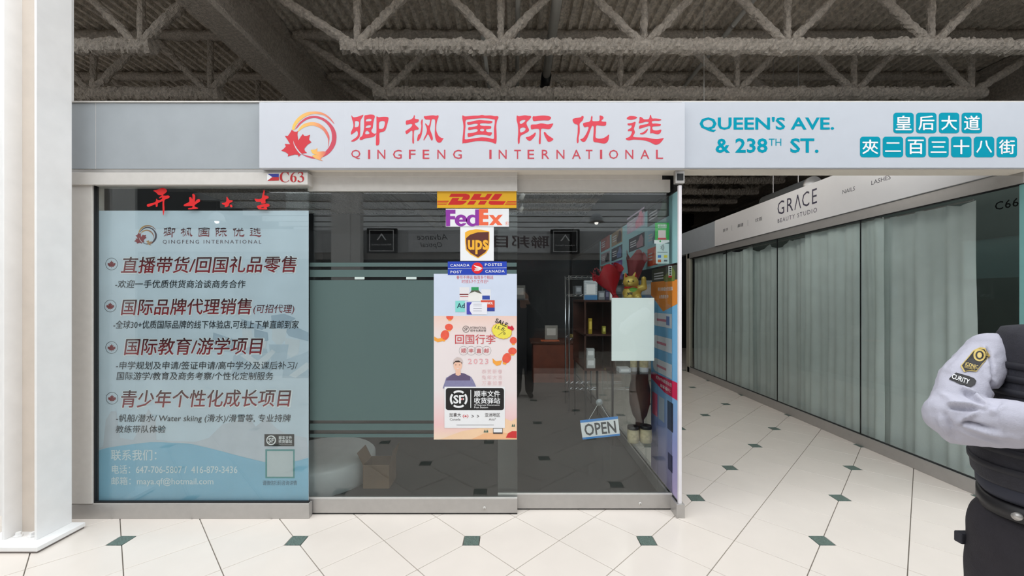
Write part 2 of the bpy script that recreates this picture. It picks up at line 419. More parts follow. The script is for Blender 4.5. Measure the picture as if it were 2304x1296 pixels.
for row, x0, y0 in (('皇后大道', 2010, 253.5), ('夾二百三十八街', 1935, 307.5)):
    for k, ch in enumerate(row):
        x = x0+51.25*k
        tl = poly('letter_tile', rrect(x, y0, x+46, y0+46.5, 7), D1, M_teal, st)
        h = {'二': (13, 34), '三': (11, 36), '八': (9, 36)}.get(ch, (7, 39))
        w = {'后': 35}.get(ch, 35)
        txt(ch, x+23-w/2, x+23+w/2, y0+h[0], y0+h[1], D1-.0008, M_white, tl, .016)

# ------------------------------------------------------------------ main shop sign
DS = 2.90
sg = thing('shop_sign', 'long white sign box with maple leaf emblem and red Chinese and English lettering', 'sign', W(1062, 378, DS))
a = W(583, 230, DS); b = W(1541, 378, DS)
box('sign_box', (a[0], DS, b[2]), (b[0], 2.95, a[2]), M_sign, sg, .003)
box('panel_joint', (W(775, 0, DS)[0]-.0008, DS-.0004, b[2]+.004), (W(775, 0, DS)[0]+.0008, DS, a[2]-.004), mat('joint_grey', (208, 211, 219), .5), sg)
GLY = {}   # brush lettering, traced: (origin, scale, [[outer, holes...], ...])
GLY['卿'] = ((620, 240), 8.2286, [
 [[(1405,160),(1440,195),(1500,190),(1560,172),(1625,150),(1610,190),(1575,250),(1568,330),(1568,430),(1560,540),(1530,590),(1460,640),(1395,640),(1440,605),(1500,560),(1522,520),(1520,470),(1500,445),(1470,470),(1430,500),(1400,515),(1395,480),(1410,440),(1440,370),(1435,290),(1415,230)],
  [(1470,275),(1500,262),(1540,280),(1545,320),(1530,365),(1495,380),(1465,375),(1468,330)]],
 [[(1648,165),(1690,155),(1760,145),(1820,155),(1838,185),(1825,230),(1810,300),(1800,380),(1790,410),(1772,440),(1790,480),(1830,500),(1865,495),(1850,520),(1820,555),(1760,570),(1690,580),(1640,595),(1590,615),(1560,610),(1562,570),(1600,545),(1622,480),(1638,400),(1640,300),(1640,220)],
  [(1672,250),(1695,228),(1750,222),(1775,235),(1765,265),(1700,272),(1675,272)],[(1670,370),(1695,350),(1745,340),(1765,355),(1750,385),(1690,392),(1668,390)],[(1668,460),(1690,445),(1715,455),(1740,490),(1720,505),(1675,510),(1660,495)]],
 [[(1870,180),(1910,195),(1990,187),(2060,190),(2090,205),(2085,260),(2060,350),(2040,420),(2010,455),(1960,470),(1925,485),(1922,560),(1925,640),(1915,700),(1890,715),(1860,712),(1858,640),(1862,540),(1868,440),(1868,330),(1868,240)],
  [(1920,290),(1960,265),(2010,268),(2025,300),(2010,370),(1985,405),(1935,412),(1915,400),(1915,340)]]])
GLY['枫'] = ((900, 250), 9.6, [
 [[(310,85),(322,110),(318,155),(350,170),(400,178),(405,210),(380,240),(330,255),(320,275),(350,315),(390,350),(405,380),(385,400),(330,405),(305,430),(298,520),(302,620),(300,690),(285,702),(268,680),(265,600),(270,480),(262,425),(230,430),(190,465),(145,495),(122,470),(120,430),(150,410),(210,370),(250,330),(265,290),(230,275),(180,285),(135,290),(125,250),(135,205),(190,195),(250,170),(285,140),(298,100)]],
 [[(480,175),(492,195),(488,280),(488,380),(470,500),(440,580),(405,635),(372,645),(370,600),(385,540),(395,510),(430,480),(452,400),(460,310),(450,250),(460,200)]],
 [[(520,110),(560,108),(640,95),(720,90),(780,100),(825,88),(832,130),(805,200),(785,300),(782,400),(800,470),(840,540),(900,580),(940,585),(920,620),(890,665),(845,682),(800,660),(768,600),(752,500),(755,380),(758,270),(755,190),(720,170),(690,180),(675,230),(665,300),(645,380),(660,430),(690,510),(710,590),(690,640),(665,610),(635,550),(605,500),(575,540),(545,590),(520,630),(508,620),(525,570),(560,500),(580,420),(570,350),(545,290),(548,262),(575,285),(605,315),(630,295),(645,230),(648,190),(600,180),(550,178),(518,140)]]])
GLY['国'] = ((900, 250), 9.6, [
 [[(1350,90),(1390,110),(1440,112),(1580,98),(1700,95),(1770,82),(1840,95),(1960,92),(2040,108),(2115,110),(2125,150),(2095,210),(2080,320),(2085,450),(2088,580),(2080,680),(2060,705),(2000,680),(1900,655),(1750,645),(1620,650),(1500,675),(1420,690),(1370,690),(1358,702),(1348,690),(1350,600),(1362,480),(1370,330),(1360,230),(1345,160)],
  [(1420,200),(1500,175),(1650,160),(1780,152),(1920,160),(2010,175),(2045,185),(2045,260),(2030,380),(2030,480),(2030,580),(2000,600),(1900,575),(1820,568),(1760,565),(1640,580),(1520,600),(1410,610),(1400,570),(1405,450),(1415,330)]],
 [[(1455,240),(1520,232),(1600,210),(1720,192),(1820,200),(1960,210),(1998,225),(1980,255),(1920,268),(1840,262),(1770,262),(1730,275),(1735,305),(1790,318),(1900,320),(1970,330),(1960,375),(1900,385),(1862,395),(1865,435),(1910,455),(1985,460),(1970,515),(1930,530),(1850,515),(1760,508),(1640,515),(1560,540),(1480,560),(1460,530),(1465,480),(1520,475),(1600,462),(1670,435),(1675,400),(1640,385),(1570,395),(1490,408),(1470,390),(1480,350),(1540,342),(1640,325),(1675,305),(1670,275),(1620,270),(1550,285),(1480,295),(1452,275)],
  [(1730,400),(1760,382),(1800,385),(1818,405),(1800,435),(1760,435),(1735,425)]]])
GLY['际'] = ((1140, 250), 9.6, [
 [[(220,95),(260,110),(330,98),(400,90),(470,100),(520,105),(528,135),(490,180),(440,230),(428,270),(450,330),(480,390),(478,430),(420,470),(340,510),(300,540),(285,600),(280,680),(262,710),(245,690),(240,600),(248,480),(248,380),(235,270),(215,190)],
  [(285,225),(330,195),(395,190),(400,215),(360,250),(310,278),(285,260)],[(288,385),(330,355),(380,355),(410,380),(385,430),(330,455),(295,455)]],
 [[(565,115),(620,112),(720,97),(820,95),(920,110),(960,140),(940,180),(900,200),(800,198),(680,205),(590,215),(562,180)]],
 [[(530,295),(580,288),(650,285),(730,265),(800,270),(880,285),(950,275),(1005,268),(985,320),(950,370),(910,390),(850,385),(780,375),(748,390),(738,440),(738,560),(735,680),(725,710),(700,708),(695,640),(705,540),(708,430),(690,385),(620,380),(550,395),(525,380),(520,330)]],
 [[(415,565),(480,550),(560,505),(610,465),(630,475),(610,540),(560,600),(510,642),(460,630),(430,600)]],
 [[(800,460),(835,455),(880,510),(950,560),(1008,600),(980,640),(920,662),(880,645),(850,590),(820,530)]]])
GLY['优'] = ((1140, 250), 9.6, [
 [[(1425,180),(1470,155),(1560,140),(1605,130),(1620,108),(1655,108),(1662,140),(1640,200),(1590,250),(1575,290),(1580,380),(1575,480),(1555,570),(1555,660),(1535,695),(1518,670),(1515,600),(1530,500),(1535,400),(1535,310),(1510,285),(1470,275),(1435,230)]],
 [[(1838,98),(1855,130),(1850,185),(1862,215),(1920,218),(1990,212),(2008,180),(2008,100),(2040,98),(2085,120),(2090,155),(2060,190),(2045,215),(2090,228),(2145,230),(2150,270),(2140,310),(2080,318),(2000,312),(1945,310),(1928,350),(1925,450),(1918,540),(1935,580),(2000,595),(2080,585),(2150,550),(2210,505),(2208,560),(2200,620),(2160,680),(2090,700),(1990,680),(1890,665),(1868,610),(1875,500),(1880,400),(1878,330),(1850,318),(1830,350),(1800,430),(1760,540),(1720,620),(1680,660),(1630,655),(1590,608),(1640,590),(1700,520),(1750,420),(1770,350),(1740,335),(1690,350),(1660,320),(1650,265),(1700,245),(1780,230),(1815,190),(1820,140)]]])
GLY['选'] = ((1380, 240), 6.478, [
 [[(200,160),(240,137),(300,138),(350,155),(320,178),(270,190),(225,188),(200,178)]],
 [[(205,248),(250,240),(290,230),(315,220),(325,235),(310,290),(300,325),(315,370),(300,410),(288,435),(330,445),(400,448),(490,450),(560,465),(640,472),(700,462),(735,460),(710,500),(670,540),(620,555),(580,540),(520,510),(440,490),(360,482),(290,480),(230,492),(190,480),(182,460),(215,448),(245,430),(265,390),(270,360),(240,355),(215,358),(215,335),(250,315),(268,290),(260,270),(225,275)]],
 [[(385,150),(420,160),(440,180),(480,185),(520,175),(535,125),(550,125),(565,170),(620,172),(700,185),(670,205),(600,205),(565,215),(570,245),(620,245),(690,255),(680,280),(620,285),(575,290),(570,325),(590,342),(640,345),(697,335),(690,375),(660,400),(620,398),(570,385),(540,388),(538,340),(540,295),(520,280),(470,295),(420,310),(380,322),(375,300),(385,275),(440,262),(500,250),(515,225),(470,220),(420,235),(370,240),(380,200)]],
 [[(500,320),(500,345),(470,385),(420,405),(385,392),(430,375),(470,345)]]])
def main_chars(D, m, parent, A=(1, 0, 1, 0)):
    for ch, ((ox, oy), sc, shp) in GLY.items():
        fill('character', shp, lambda x, y: W(A[0]*(ox+x/sc)+A[1], A[2]*(oy+y/sc)+A[3], D), m, parent, True)
LEAF = [(300,425),(340,460),(385,465),(412,452),(405,520),(420,625),(470,550),(505,505),(530,540),(580,540),(640,520),(625,570),(620,615),(665,655),(590,705),(530,780),(545,825),(585,855),(515,865),(470,880),(460,890),(430,930),(410,890),(360,885),(280,905),(225,922),(235,880),(190,845),(105,812),(150,780),(190,735),(170,690),(270,695),(220,610),(170,540),(230,540),(265,490)]
RING = [(360,420),(420,320),(500,245),(590,190),(700,170),(820,185),(950,250),(1060,360),(1115,470),(1128,570),(1110,690),(1050,800),(960,890),(850,940),(720,962),(620,945),(540,912),(490,880),(520,885),(600,908),(690,925),(800,910),(900,850),(980,760),(1030,660),(1045,570),(1030,450),(970,340),(880,260),(770,215),(660,215),(560,250),(470,315),(400,390)]
ARC1 = [(305,410),(340,300),(430,190),(550,115),(690,88),(830,100),(950,155),(1040,240),(1090,325),(1000,235),(900,165),(790,140),(680,140),(560,180),(450,260),(370,360),(350,430)]
ARC2 = [(415,440),(470,360),(560,305),(680,285),(800,310),(910,390),(980,500),(998,600),(970,760),(975,620),(940,530),(880,440),(780,375),(680,350),(580,365),(490,405),(415,465)]
LEAF2 = [(650,800),(700,795),(740,790),(775,765),(770,830),(820,830),(880,825),(945,835),(920,880),(870,930),(830,970),(880,1005),(800,985),(740,960),(690,930),(680,900),(740,890),(790,893),(720,885),(680,860)]
VEIN = [(328,625),(350,695),(395,770),(445,835),(490,880),(470,885),(420,840),(370,770),(335,690)]
def emblem(D, parent, A, mred, mring, mgold, mwhite):
    mp = lambda d: (lambda x, y: W(A[0]*(620+x/8.2286)+A[1], A[2]*(240+y/8.2286)+A[3], d))
    fill('emblem_ring', [[RING]], mp(D), mring, parent, True); fill('emblem_arc', [[ARC1]], mp(D), mgold, parent, True)
    fill('emblem_arc', [[ARC2]], mp(D), mgold, parent, True); fill('emblem_leaf', [[LEAF]], mp(D-.0006), mred, parent)
    fill('emblem_small_leaf', [[LEAF2]], mp(D-.0006), mgold, parent); fill('emblem_vein', [[VEIN]], mp(D-.001), mwhite, parent)
M_gold = ramp('emblem_gold', [(0, (235, 192, 84)), (.5, (236, 168, 104)), (1, (210, 88, 92))], 0)
M_ring = ramp('emblem_red', [(0, (206, 70, 92)), (1, (196, 66, 84))], 0)
emblem(DS-.001, sg, (1, 0, 1, 0), M_red, M_ring, M_gold, M_sign)
main_chars(DS-.001, mat('print_coral', (214, 54, 72), .45, vary=.02), sg)
M_sl = mat('print_rose', (194, 60, 76), .45, vary=.02)
xl = [790,828,849,884,920,951,984,1019, 1101,1122,1157,1187,1219,1252,1287,1318,1350,1370,1407,1441,1476]
wd = {'Q': 21, 'I': 5, 'N': 18, 'G': 20, 'F': 15, 'E': 15, 'T': 15, 'R': 17, 'A': 20, 'O': 21, 'L': 16}
for ch, x in zip('QINGFENGINTERNATIONAL', xl):
    txt(ch, x, x+wd[ch], 337, 357.5 if ch != 'Q' else 358, DS-.001, M_sl, sg, .004, name='letter')

# ------------------------------------------------------------------ shop front: fixed glass panel
w1 = struct('window_1')
DF = 2.956
pbox('header_rail', 150, 388, 692, 415.5, 2.935, .11, M_alu2, w1, .002)
pbox('header_shadow_gap', 150, 381, 692, 388, 2.952, .05, M_alu, w1)
pbox('left_post', 146, 416, 207, 1134, 2.95, .09, M_alu2, w1, .002)
a = W(146, 0, DF); b = W(695, 0, DF)
box('bottom_rail', (a[0], DF, 0), (b[0], DF+.05, .108), M_alu, w1, .002)
box('bottom_lip', (a[0]+.2, DF+.004, .108), (b[0]-.005, DF+.02, .113), M_alu2, w1)
pbox('gasket', 207, 416, 213, 1133, 2.962, .03, M_dark, w1)
pbox('gasket', 207, 1129, 694, 1133, 2.962, .02, M_dark, w1)
pbox('glass_pane', 207, 410, 694, 1133, 2.972, .01, M_glass, w1)
# unit number and flag on the header
un = thing('unit_number', 'small flag and red unit number C63 on the aluminium header', 'sign', W(642, 412, 2.9345))
MC = mat('number_red', (176, 28, 34), .4)
C63 = [[[(1240,160),(1245,295),(1225,290),(1190,225),(1130,170),(1060,160),(990,190),(950,260),(935,390),(950,490),(990,570),(1070,605),(1160,600),(1250,530),(1262,545),(1180,610),(1070,635),(940,600),(850,520),(820,400),(850,260),(940,170),(1060,140),(1150,150),(1200,175),(1220,155)]],
 [[(1600,150),(1500,200),(1440,290),(1420,345),(1500,330),(1590,370),(1615,460),(1590,570),(1500,630),(1400,610),(1330,540),(1315,440),(1340,320),(1420,210),(1520,160)],[(1425,380),(1460,355),(1510,390),(1530,470),(1520,560),(1490,605),(1455,590),(1425,500)]],
 [[(1670,240),(1720,170),(1830,140),(1920,180),(1925,260),(1885,320),(1950,380),(1970,470),(1930,570),(1830,625),(1720,630),(1660,590),(1670,540),(1720,530),(1770,580),(1830,600),(1885,550),(1890,470),(1850,400),(1755,370),(1830,320),(1860,250),(1830,190),(1770,180),(1700,230)]]]
for s in C63: fill('numeral', [s], onplane(2.9335, 590, 380, 20.945), MC, un, True)
fl = onplane(2.9335, 590, 380, 20.945)
fill('flag_white', [[[(230, 230), (470, 385), (230, 560)]]], fl, M_white, un)
fill('flag_blue', [[[(250, 230), (780, 230), (780, 382), (470, 382)]]], fl, mat('flag_blue', (46, 52, 148), .5), un)
fill('flag_red', [[[(470, 388), (790, 388), (790, 545), (250, 560)]]], fl, mat('flag_red', (186, 32, 40), .5), un)

# banner behind the fixed glass
DB = 2.992
bn = thing('window_banner', 'tall pale blue service banner with red Chinese headings behind glass', 'banner', W(453, 1130, DB))
a = W(213, 474, DB); b = W(694, 1129, DB)
box('sheet', (a[0], DB, b[2]), (b[0], DB+.004, a[2]), mat('banner_sky', (200, 214, 226), .5, vary=.07, scale=2.2), bn)
d = DB-.0007
WV = [(213,1016),(240,1008),(290,999),(340,995),(390,995),(430,999),(480,1010),(530,1024),(570,1034),(600,1041),(640,1041),(670,1037),(694,1030),(694,1129),(213,1129)]
poly('blue_wave', WV, d, mat('banner_blue', (140, 190, 216), .5, vary=.05, scale=3), bn)
M_par = mat('print_skyline', (196, 202, 212), .5, vary=.05)
poly('skyline', [(213,1013),(232,1005),(238,945),(250,925),(262,925),(270,985),(300,990),(322,945),(334,920),(350,945),(352,990),(380,992),(440,994),(470,985),(500,955),(540,945),(548,952),(560,935),(575,960),(600,940),(620,962),(640,975),(690,985),(694,1028),(670,1036),(600,1040),(530,1023),(430,998),(340,994),(240,1007)], d-.0001, M_par, bn)
gk = 0; M_g1 = mat('print_gown', (182, 198, 212), .5, vary=.05); M_g2 = mat('print_cap', (168, 186, 202), .5, vary=.05); M_g3 = mat('print_skin_pale', (206, 214, 222), .5)
for pts, m in (([(480,748),(530,765),(540,790),(505,790),(478,770)], M_g2), ([(540,716),(575,728),(600,735),(590,742),(556,735)], M_g2),
               ([(610,710),(640,706),(665,716),(655,724),(648,740),(612,738)], M_g2), ([(640,742),(665,735),(694,748),(694,768),(650,756)], M_g2),
               ([(572,740),(602,748),(604,766),(590,770),(572,758)], M_g2),
               ([(545,740),(566,742),(570,770),(556,780),(545,765)], M_g3), ([(612,740),(645,740),(642,765),(628,780),(612,765)], M_g3),
               ([(642,760),(675,765),(672,795),(655,805),(640,790)], M_g3), ([(575,762),(600,768),(598,785),(580,785)], M_g3),
               ([(525,800),(560,780),(600,785),(612,830),(600,850),(520,845)], M_g1), ([(605,775),(650,775),(640,830),(612,830)], M_g1),
               ([(640,810),(675,798),(694,790),(694,850),(635,850)], M_g1), ([(540,800),(556,795),(580,812),(612,786),(620,792),(585,830)], M_g3),
               ([(650,845),(690,815),(694,818),(694,830),(665,850)], M_g3)):
    gk += 1; poly('printed_graduate', pts, d-.00004*gk, m, bn)
M_head = ramp('heading_red', [(0, (150, 30, 42)), (.45, (120, 24, 36)), (1, (28, 18, 26))], 2)
M_halo = mat('heading_halo', (226, 234, 238), .5)
M_sub = mat('print_ink', (30, 36, 44), .5)
emblem(d, bn, (.412, 41.0, .408, 404.5), mat('banner_leaf', (136, 44, 52), .5), mat('banner_ring', (60, 44, 62), .5), ramp('banner_gold', [(0, (196, 156, 92)), (1, (150, 96, 84))], 0), M_halo)
main_chars(d, ramp('banner_chars', [(0, (140, 34, 46)), (1, (24, 18, 28))], 2), bn, (.3125, 121.5, .325, 428.0))
txt('QINGFENG INTERNATIONAL', 366, 588, 540, 549.5, d, mat('banner_small', (74, 48, 60), .5), bn, space=1.35)
MAPLE = [(0,-10),(2.2,-6),(4.6,-7),(3.8,-1.8),(6.6,-4.4),(7.2,-2.8),(10,-3.2),(8.8,0),(10,1),(5,4.6),(5.6,6.2),(.5,5.6),(.5,9),(-.5,9),(-.5,5.6),(-5.6,6.2),(-5,4.6),(-10,1),(-8.8,0),(-10,-3.2),(-7.2,-2.8),(-6.6,-4.4),(-3.8,-1.8),(-4.6,-7),(-2.2,-6)]
for cx, cy in ((251, 594), (248, 688.5), (251, 782), (252, 896)):
    fill('bullet_ring', [[ell(cx, cy, 13.8), ell(cx, cy, 12.9)]], lambda x, y: W(x, y, d), M_sub, bn)
    poly('bullet_leaf', [(cx+x*.92, cy+1+y*.9) for x, y in MAPLE], d, mat('bullet_red', (128, 26, 38), .5), bn)
for s, x0, x1, y0, y1 in (('直播带货/回国礼品零售', 272, 668, 577, 614), ('国际品牌代理销售', 272, 567, 672, 708), ('国际教育/游学项目', 279, 592, 760, 798), ('青少年个性化成长项目', 273, 655, 877, 916)):
    txt(s, x0-.6, x1+1.8, y0-.4, y1+1.8, d-.0002, M_halo, bn, .05, .16, -.006); txt(s, x0, x1, y0, y1, d-.001, M_head, bn, .014, .16, -.006, name='heading')
txt('(可招代理)', 570, 662, 685, 707, d-.001, M_head, bn, .0, .16)
for s, x0, x1, y0, y1 in (('-欢迎一手优质供货商洽谈商务合作', 259, 553, 630, 648), ('-全球30+优质国际品牌的线下体验店,可线上下单直邮到家', 255, 672, 721, 740),
                          ('-申学规划及申请/签证申请/高中学分及课后补习/', 261, 670, 813, 831), ('国际游学/教育及商务考察/个性化定制服务', 262, 615, 837, 855),
                          ('-帆船/潜水/ Water skiing (滑水)/滑雪等, 专业持牌', 261, 654, 932, 952), ('教练带队体验', 260, 373, 957, 974)):
    txt(s, x0, x1, y0, y1, d-.001, M_sub, bn, .004, .12)
M_bw = mat('banner_white', (222, 232, 236), .5)
txt('联系我们：', 250, 352, 1012, 1036, d-.0008, M_bw, bn, .012); txt('电话：647-706-5807 /  416-879-3436', 252, 534, 1046, 1066, d-.0008, M_bw, bn, .01)
txt('邮箱：maya.qf@hotmail.com', 251, 480, 1073, 1094, d-.0008, M_bw, bn, .01)
bd = quad('courier_badge', 595, 977, 662, 1004, d-.0006, M_black, bn)
fill('badge_ring', [[ell(610, 990.5, 11), ell(610, 990.5, 8.5)]], lambda x, y: W(x, y, d-.001), M_white, bd)
txt('SF', 604, 616.5, 985, 996, d-.001, M_white, bd, .02); txt('顺丰文件', 627, 657, 981, 989, d-.001, M_white, bd, .02); txt('收货驿站', 627, 657, 989.5, 997, d-.001, M_white, bd, .02)
txt('SF Express Documents Post Station', 627, 657, 999, 1001, d-.001, M_white, bd)
quad('code_frame', 597, 1011, 663, 1076, d-.0006, mat('code_teal', (84, 150, 150), .5), bn); quad('code_blank', 601, 1015, 659.5, 1072.5, d-.001, mat('code_pale', (196, 204, 208), .5), bn)
txt('请微信扫码咨询详情', 591, 668, 1081, 1092, d-.0008, mat('caption_blue', (60, 84, 104), .5), bn)
# red brush greeting stuck to the glass
gr = thing('greeting_decal', 'red brushed four-character greeting stuck on the dark strip of glass', 'decal', W(475, 470, 2.9715))
M_brush = mat('brush_red', (214, 20, 24), .5)
BR = [[[(190,105),(260,90),(330,62),(380,65),(420,90),(425,120),(400,150),(355,185),(400,195),(450,190),(475,215),(440,245),(390,265),(380,330),(385,430),(370,525),(360,520),(352,430),(350,330),(350,290),(300,310),(270,330),(265,380),(235,385),(230,345),(180,360),(120,385),(85,380),(85,345),(130,330),(190,318),(235,290),(245,245),(265,265),(300,270),(340,250),(340,225),(290,240),(310,210),(340,190),(280,180),(240,140)]],
 [[(865,170),(890,165),(915,195),(910,300),(940,265),(990,255),(998,290),(960,320),(915,350),(905,380),(965,405),(950,420),(880,425),(800,430),(800,410),(860,400),(865,375),(800,375),(725,375),(725,345),(780,320),(815,290),(810,225),(850,225),(860,260),(870,220)]],
 [[(1460,208),(1485,240),(1510,270),(1555,275),(1560,295),(1510,325),(1490,370),(1450,390),(1425,385),(1430,360),(1390,345),(1375,320),(1420,315),(1450,295),(1455,250)]],
 [[(1515,355),(1540,350),(1560,380),(1540,395),(1518,380)]],
 [[(2100,90),(2120,120),(2110,185),(2150,195),(2185,215),(2170,245),(2130,260),(2130,300),(2125,325),(2060,330),(2050,300),(2000,300),(1960,290),(1945,245),(2000,255),(2060,240),(2075,190),(2090,130)]],
 [[(1985,370),(2060,350),(2150,330),(2200,350),(2190,380),(2150,395),(2160,430),(2080,430),(2010,425),(1990,395)],[(2050,402),(2085,388),(2105,392),(2085,408)]]]
for s in BR: fill('brush_character', [s], onplane(2.9712, 320, 415, 7.68), M_brush, gr, True)

# ------------------------------------------------------------------ sliding glass doors
def door(name, D, x0, x1, hx0, hx1, yb, yh, lockx):
    t = struct(name, (0, D, 0))
    a = W(x0, 0, D); b = W(x1, 0, D)
    box('bottom_rail', (a[0], D, .012), (b[0], D+.045, .116), M_alu, t, .002)
    box('rail_lip', (a[0], D+.002, .116), (b[0], D+.02, .121), M_alu2, t)
    box('bottom_seal', (a[0], D+.008, .001), (b[0], D+.037, .012), M_dark, t)
    pbox('top_rail', hx0, yh[1], hx1, yh[2], D, .045, M_alu2, t, .001)
    pbox('track_cover', hx0, yh[0], hx1-(18 if name == 'door_2' else 0), yh[1]-.5, D-.012, .06, M_alu2, t, .001)
    pbox('top_lip', hx0, yh[2], hx1, yh[2]+2.5, D-.002, .03, M_alu2, t)
    zt = W(0, yh[2]+2, D)[2]
    box('glass_pane', (a[0], D+.016, .118), (b[0], D+.026, zt), M_glass, t)
    c = W(lockx, 0, D); z = .05
    lk = MB().tube([(c[0], D-.006, z), (c[0], D, z)], .012, 16).build('lock_cylinder', M_alu2, t, True)
    box('keyway', (c[0]-.001, D-.0065, z-.006), (c[0]+.001, D-.006, z+.006), M_dark, lk)
    return t
DA, DC = 3.016, 3.08
d1 = door('door_1', DA, 640, 1164, 692, 1164, 1158, (384, 398, 427), 1090)
d2 = door('door_2', DC, 1120, 1513, 1163, 1508, 1148, (391, 404, 429), 1440)
DG = DA+.0155
for y0, y1 in ((591, 600), (607, 623), (630.5, 946), (953, 968), (976, 984)):
    a = W(697, y0, DG); b = W(1162.5, y1, DG)
    mesh_obj('frosted_film', [(a[0], DG, b[2]), (b[0], DG, b[2]), (b[0], DG, a[2]), (a[0], DG, a[2])], [(0, 1, 2, 3)], M_film, d1)
for x0, x1 in ((798, 820), (914, 937)): pbox('tape_patch', x0, 623, x1, 628.5, DG-.002, .0015, mat('tape_white', (200, 214, 210), .5), d1)

# ------------------------------------------------------------------ courier stickers on door 1 (outer face)
DP = DG-.002
mp6 = onplane(DP-.0008, 970, 420, 6.481)
z6 = lambda x, y: (970+x/6.481, 420+y/6.481)
def plate(name, label, x0, y0, x1, y1, m, cat='sticker', dz=0.):
    a = W((x0+x1)/2, y1, DP-dz); t = thing(name, label, cat, a); pbox('sheet', x0, y0, x1, y1, DP-dz, .0012, m, t); return t
dh = plate('courier_sticker', 'yellow courier sticker with slanted red letters and stripes', 983.5, 429, 1162, 468, mat('sticker_yellow', (226, 172, 18), .4, vary=.02))
M_dr = mat('sticker_red', (206, 26, 20), .4)
for s in ([(292,103),(510,103),(550,115),(568,140),(560,170),(540,192),(440,192),(470,150),(262,150)],[(310,165),(415,165),(385,205),(522,208),(500,235),(460,260),(420,265),(245,265)],
          [(630,105),(740,105),(708,155),(785,155),(820,105),(895,105),(832,192),(572,192)],[(562,208),(660,208),(622,262),(522,262)],[(715,208),(815,208),(780,262),(680,262)],
          [(930,105),(1042,105),(975,192),(865,192)],[(850,208),(1090,212),(1052,265),(870,265),(840,248),(838,230)]):
    fill('letter', [[s]], mp6, M_dr, dh)
for s in ([(90,207),(260,207),(252,219),(90,219)],[(90,232),(245,232),(237,242),(90,242)],[(90,254),(230,254),(222,264),(90,264)],
          [(1113,212),(1243,212),(1243,222),(1105,222)],[(1095,233),(1243,233),(1243,244),(1087,244)],[(1080,255),(1243,255),(1243,266),(1072,266)]):
    fill('stripe', [[s]], mp6, M_dr, dh)
fe = plate('courier_sticker', 'white courier sticker with purple and orange bold letters', 1003, 469.8, 1145, 510, M_white)
M_pu = mat('sticker_purple', (142, 48, 160), .4); M_or = mat('sticker_orange', (240, 106, 68), .4)
Dl = DP-.0008
def zl(name, loops, m, parent): return fill(name, [loops], mp6, m, parent)
zl('letter', [[(212,335),(355,335),(355,395),(278,395),(278,430),(350,430),(350,478),(278,475),(278,575),(218,578)]], M_pu, fe)
e_out = [(435+90*math.cos(math.radians(t)), 493+86*math.sin(math.radians(t))) for t in range(28, 360, 8)]
zl('letter', [e_out+[(522, 512), (408, 512), (412, 530), (435, 545), (470, 532)]], M_pu, fe)
zl('letter_counter', [[(410, 480), (420, 458), (437, 450), (455, 458), (463, 480)]], M_white, fe)
fill('letter_counter', [[[(410, 480), (420, 458), (437, 450), (455, 458), (463, 480)]]], onplane(DP-.0012, 970, 420, 6.481), M_white, fe)
zl('letter', [ell(600, 493, 90, 86, 36), ell(612, 493, 44, 48, 28)], M_pu, fe)
fill('letter', [[[(642, 331), (698, 331), (698, 568), (642, 568)]]], onplane(DP-.0012, 970, 420, 6.481), M_pu, fe)
zl('letter', [[(698,325),(830,325),(830,380),(765,380),(765,412),(835,412),(835,470),(755,470),(755,515),(835,515),(835,565),(698,565)]], M_or, fe)
zl('letter', [[(842,412),(905,412),(942,455),(980,412),(1045,408),(975,487),(1042,562),(970,562),(940,525),(905,562),(845,562),(908,487)]], M_or, fe)
zl('registered_mark', [ell(1106, 537, 27, 27), ell(1106, 537, 24, 24)], M_or, fe); txt('R', *[z6(1096, 0)[0], z6(1117, 0)[0], z6(0, 521)[1], z6(0, 553)[1]], Dl, M_or, fe)
up = plate('courier_sticker', 'white courier sticker with brown and yellow shield', 1035.5, 511, 1111, 587, M_white)
M_uy = mat('sticker_gold', (240, 178, 52), .4); M_ub = mat('sticker_brown', (92, 44, 40), .4)
fill('shield', [[[(495,665),(560,635),(650,622),(740,628),(850,655),(852,800),(845,900),(800,970),(685,1045),(570,985),(505,920),(495,800)]]], mp6, M_uy, up)
fill('shield_field', [[[(510,750),(570,700),(680,665),(840,660),(840,800),(830,890),(790,955),(685,1030),(580,970),(520,905),(512,820)]]], onplane(DP-.0012, 970, 420, 6.481), M_ub, up)
txt('ups', *[z6(535, 0)[0], z6(832, 0)[0], z6(0, 775)[1], z6(0, 985)[1]], DP-.0018, M_uy, up, .03)
cp = plate('courier_sticker', 'blue postal sticker with red disc and white capitals', 1007.5, 588.5, 1140, 618.5, mat('sticker_blue', (34, 66, 178), .4), dz=.001)
Dq = DP-.0022; mp7 = onplane(Dq, 970, 420, 6.481)
for s, x0, x1, y0, y1 in (('CANADA', 280, 560, 1126, 1166), ('POSTES', 785, 1035, 1118, 1155), ('POST', 282, 448, 1225, 1262), ('CANADA', 790, 1072, 1213, 1254)):
    txt(s, z6(x0, 0)[0], z6(x1, 0)[0], z6(0, y0)[1], z6(0, y1)[1], Dq, M_white, cp, .012, 0, -.015, space=1.15)
fill('rule', [[[(247, 1192), (1100, 1180), (1100, 1185), (247, 1197)]]], mp7, M_white, cp)
fill('disc', [[ell(673, 1187, 82, 82, 40)]], onplane(Dq-.0006, 970, 420, 6.481), mat('disc_red', (222, 32, 44), .4), cp)
for s in ([(620,1145),(690,1160),(748,1187),(700,1190),(655,1178)],[(632,1192),(748,1190),(718,1212),(640,1208)],[(628,1222),(715,1214),(690,1228),(630,1229)]):
    fill('wing', [[s]], onplane(Dq-.0012, 970, 420, 6.481), M_white, cp)

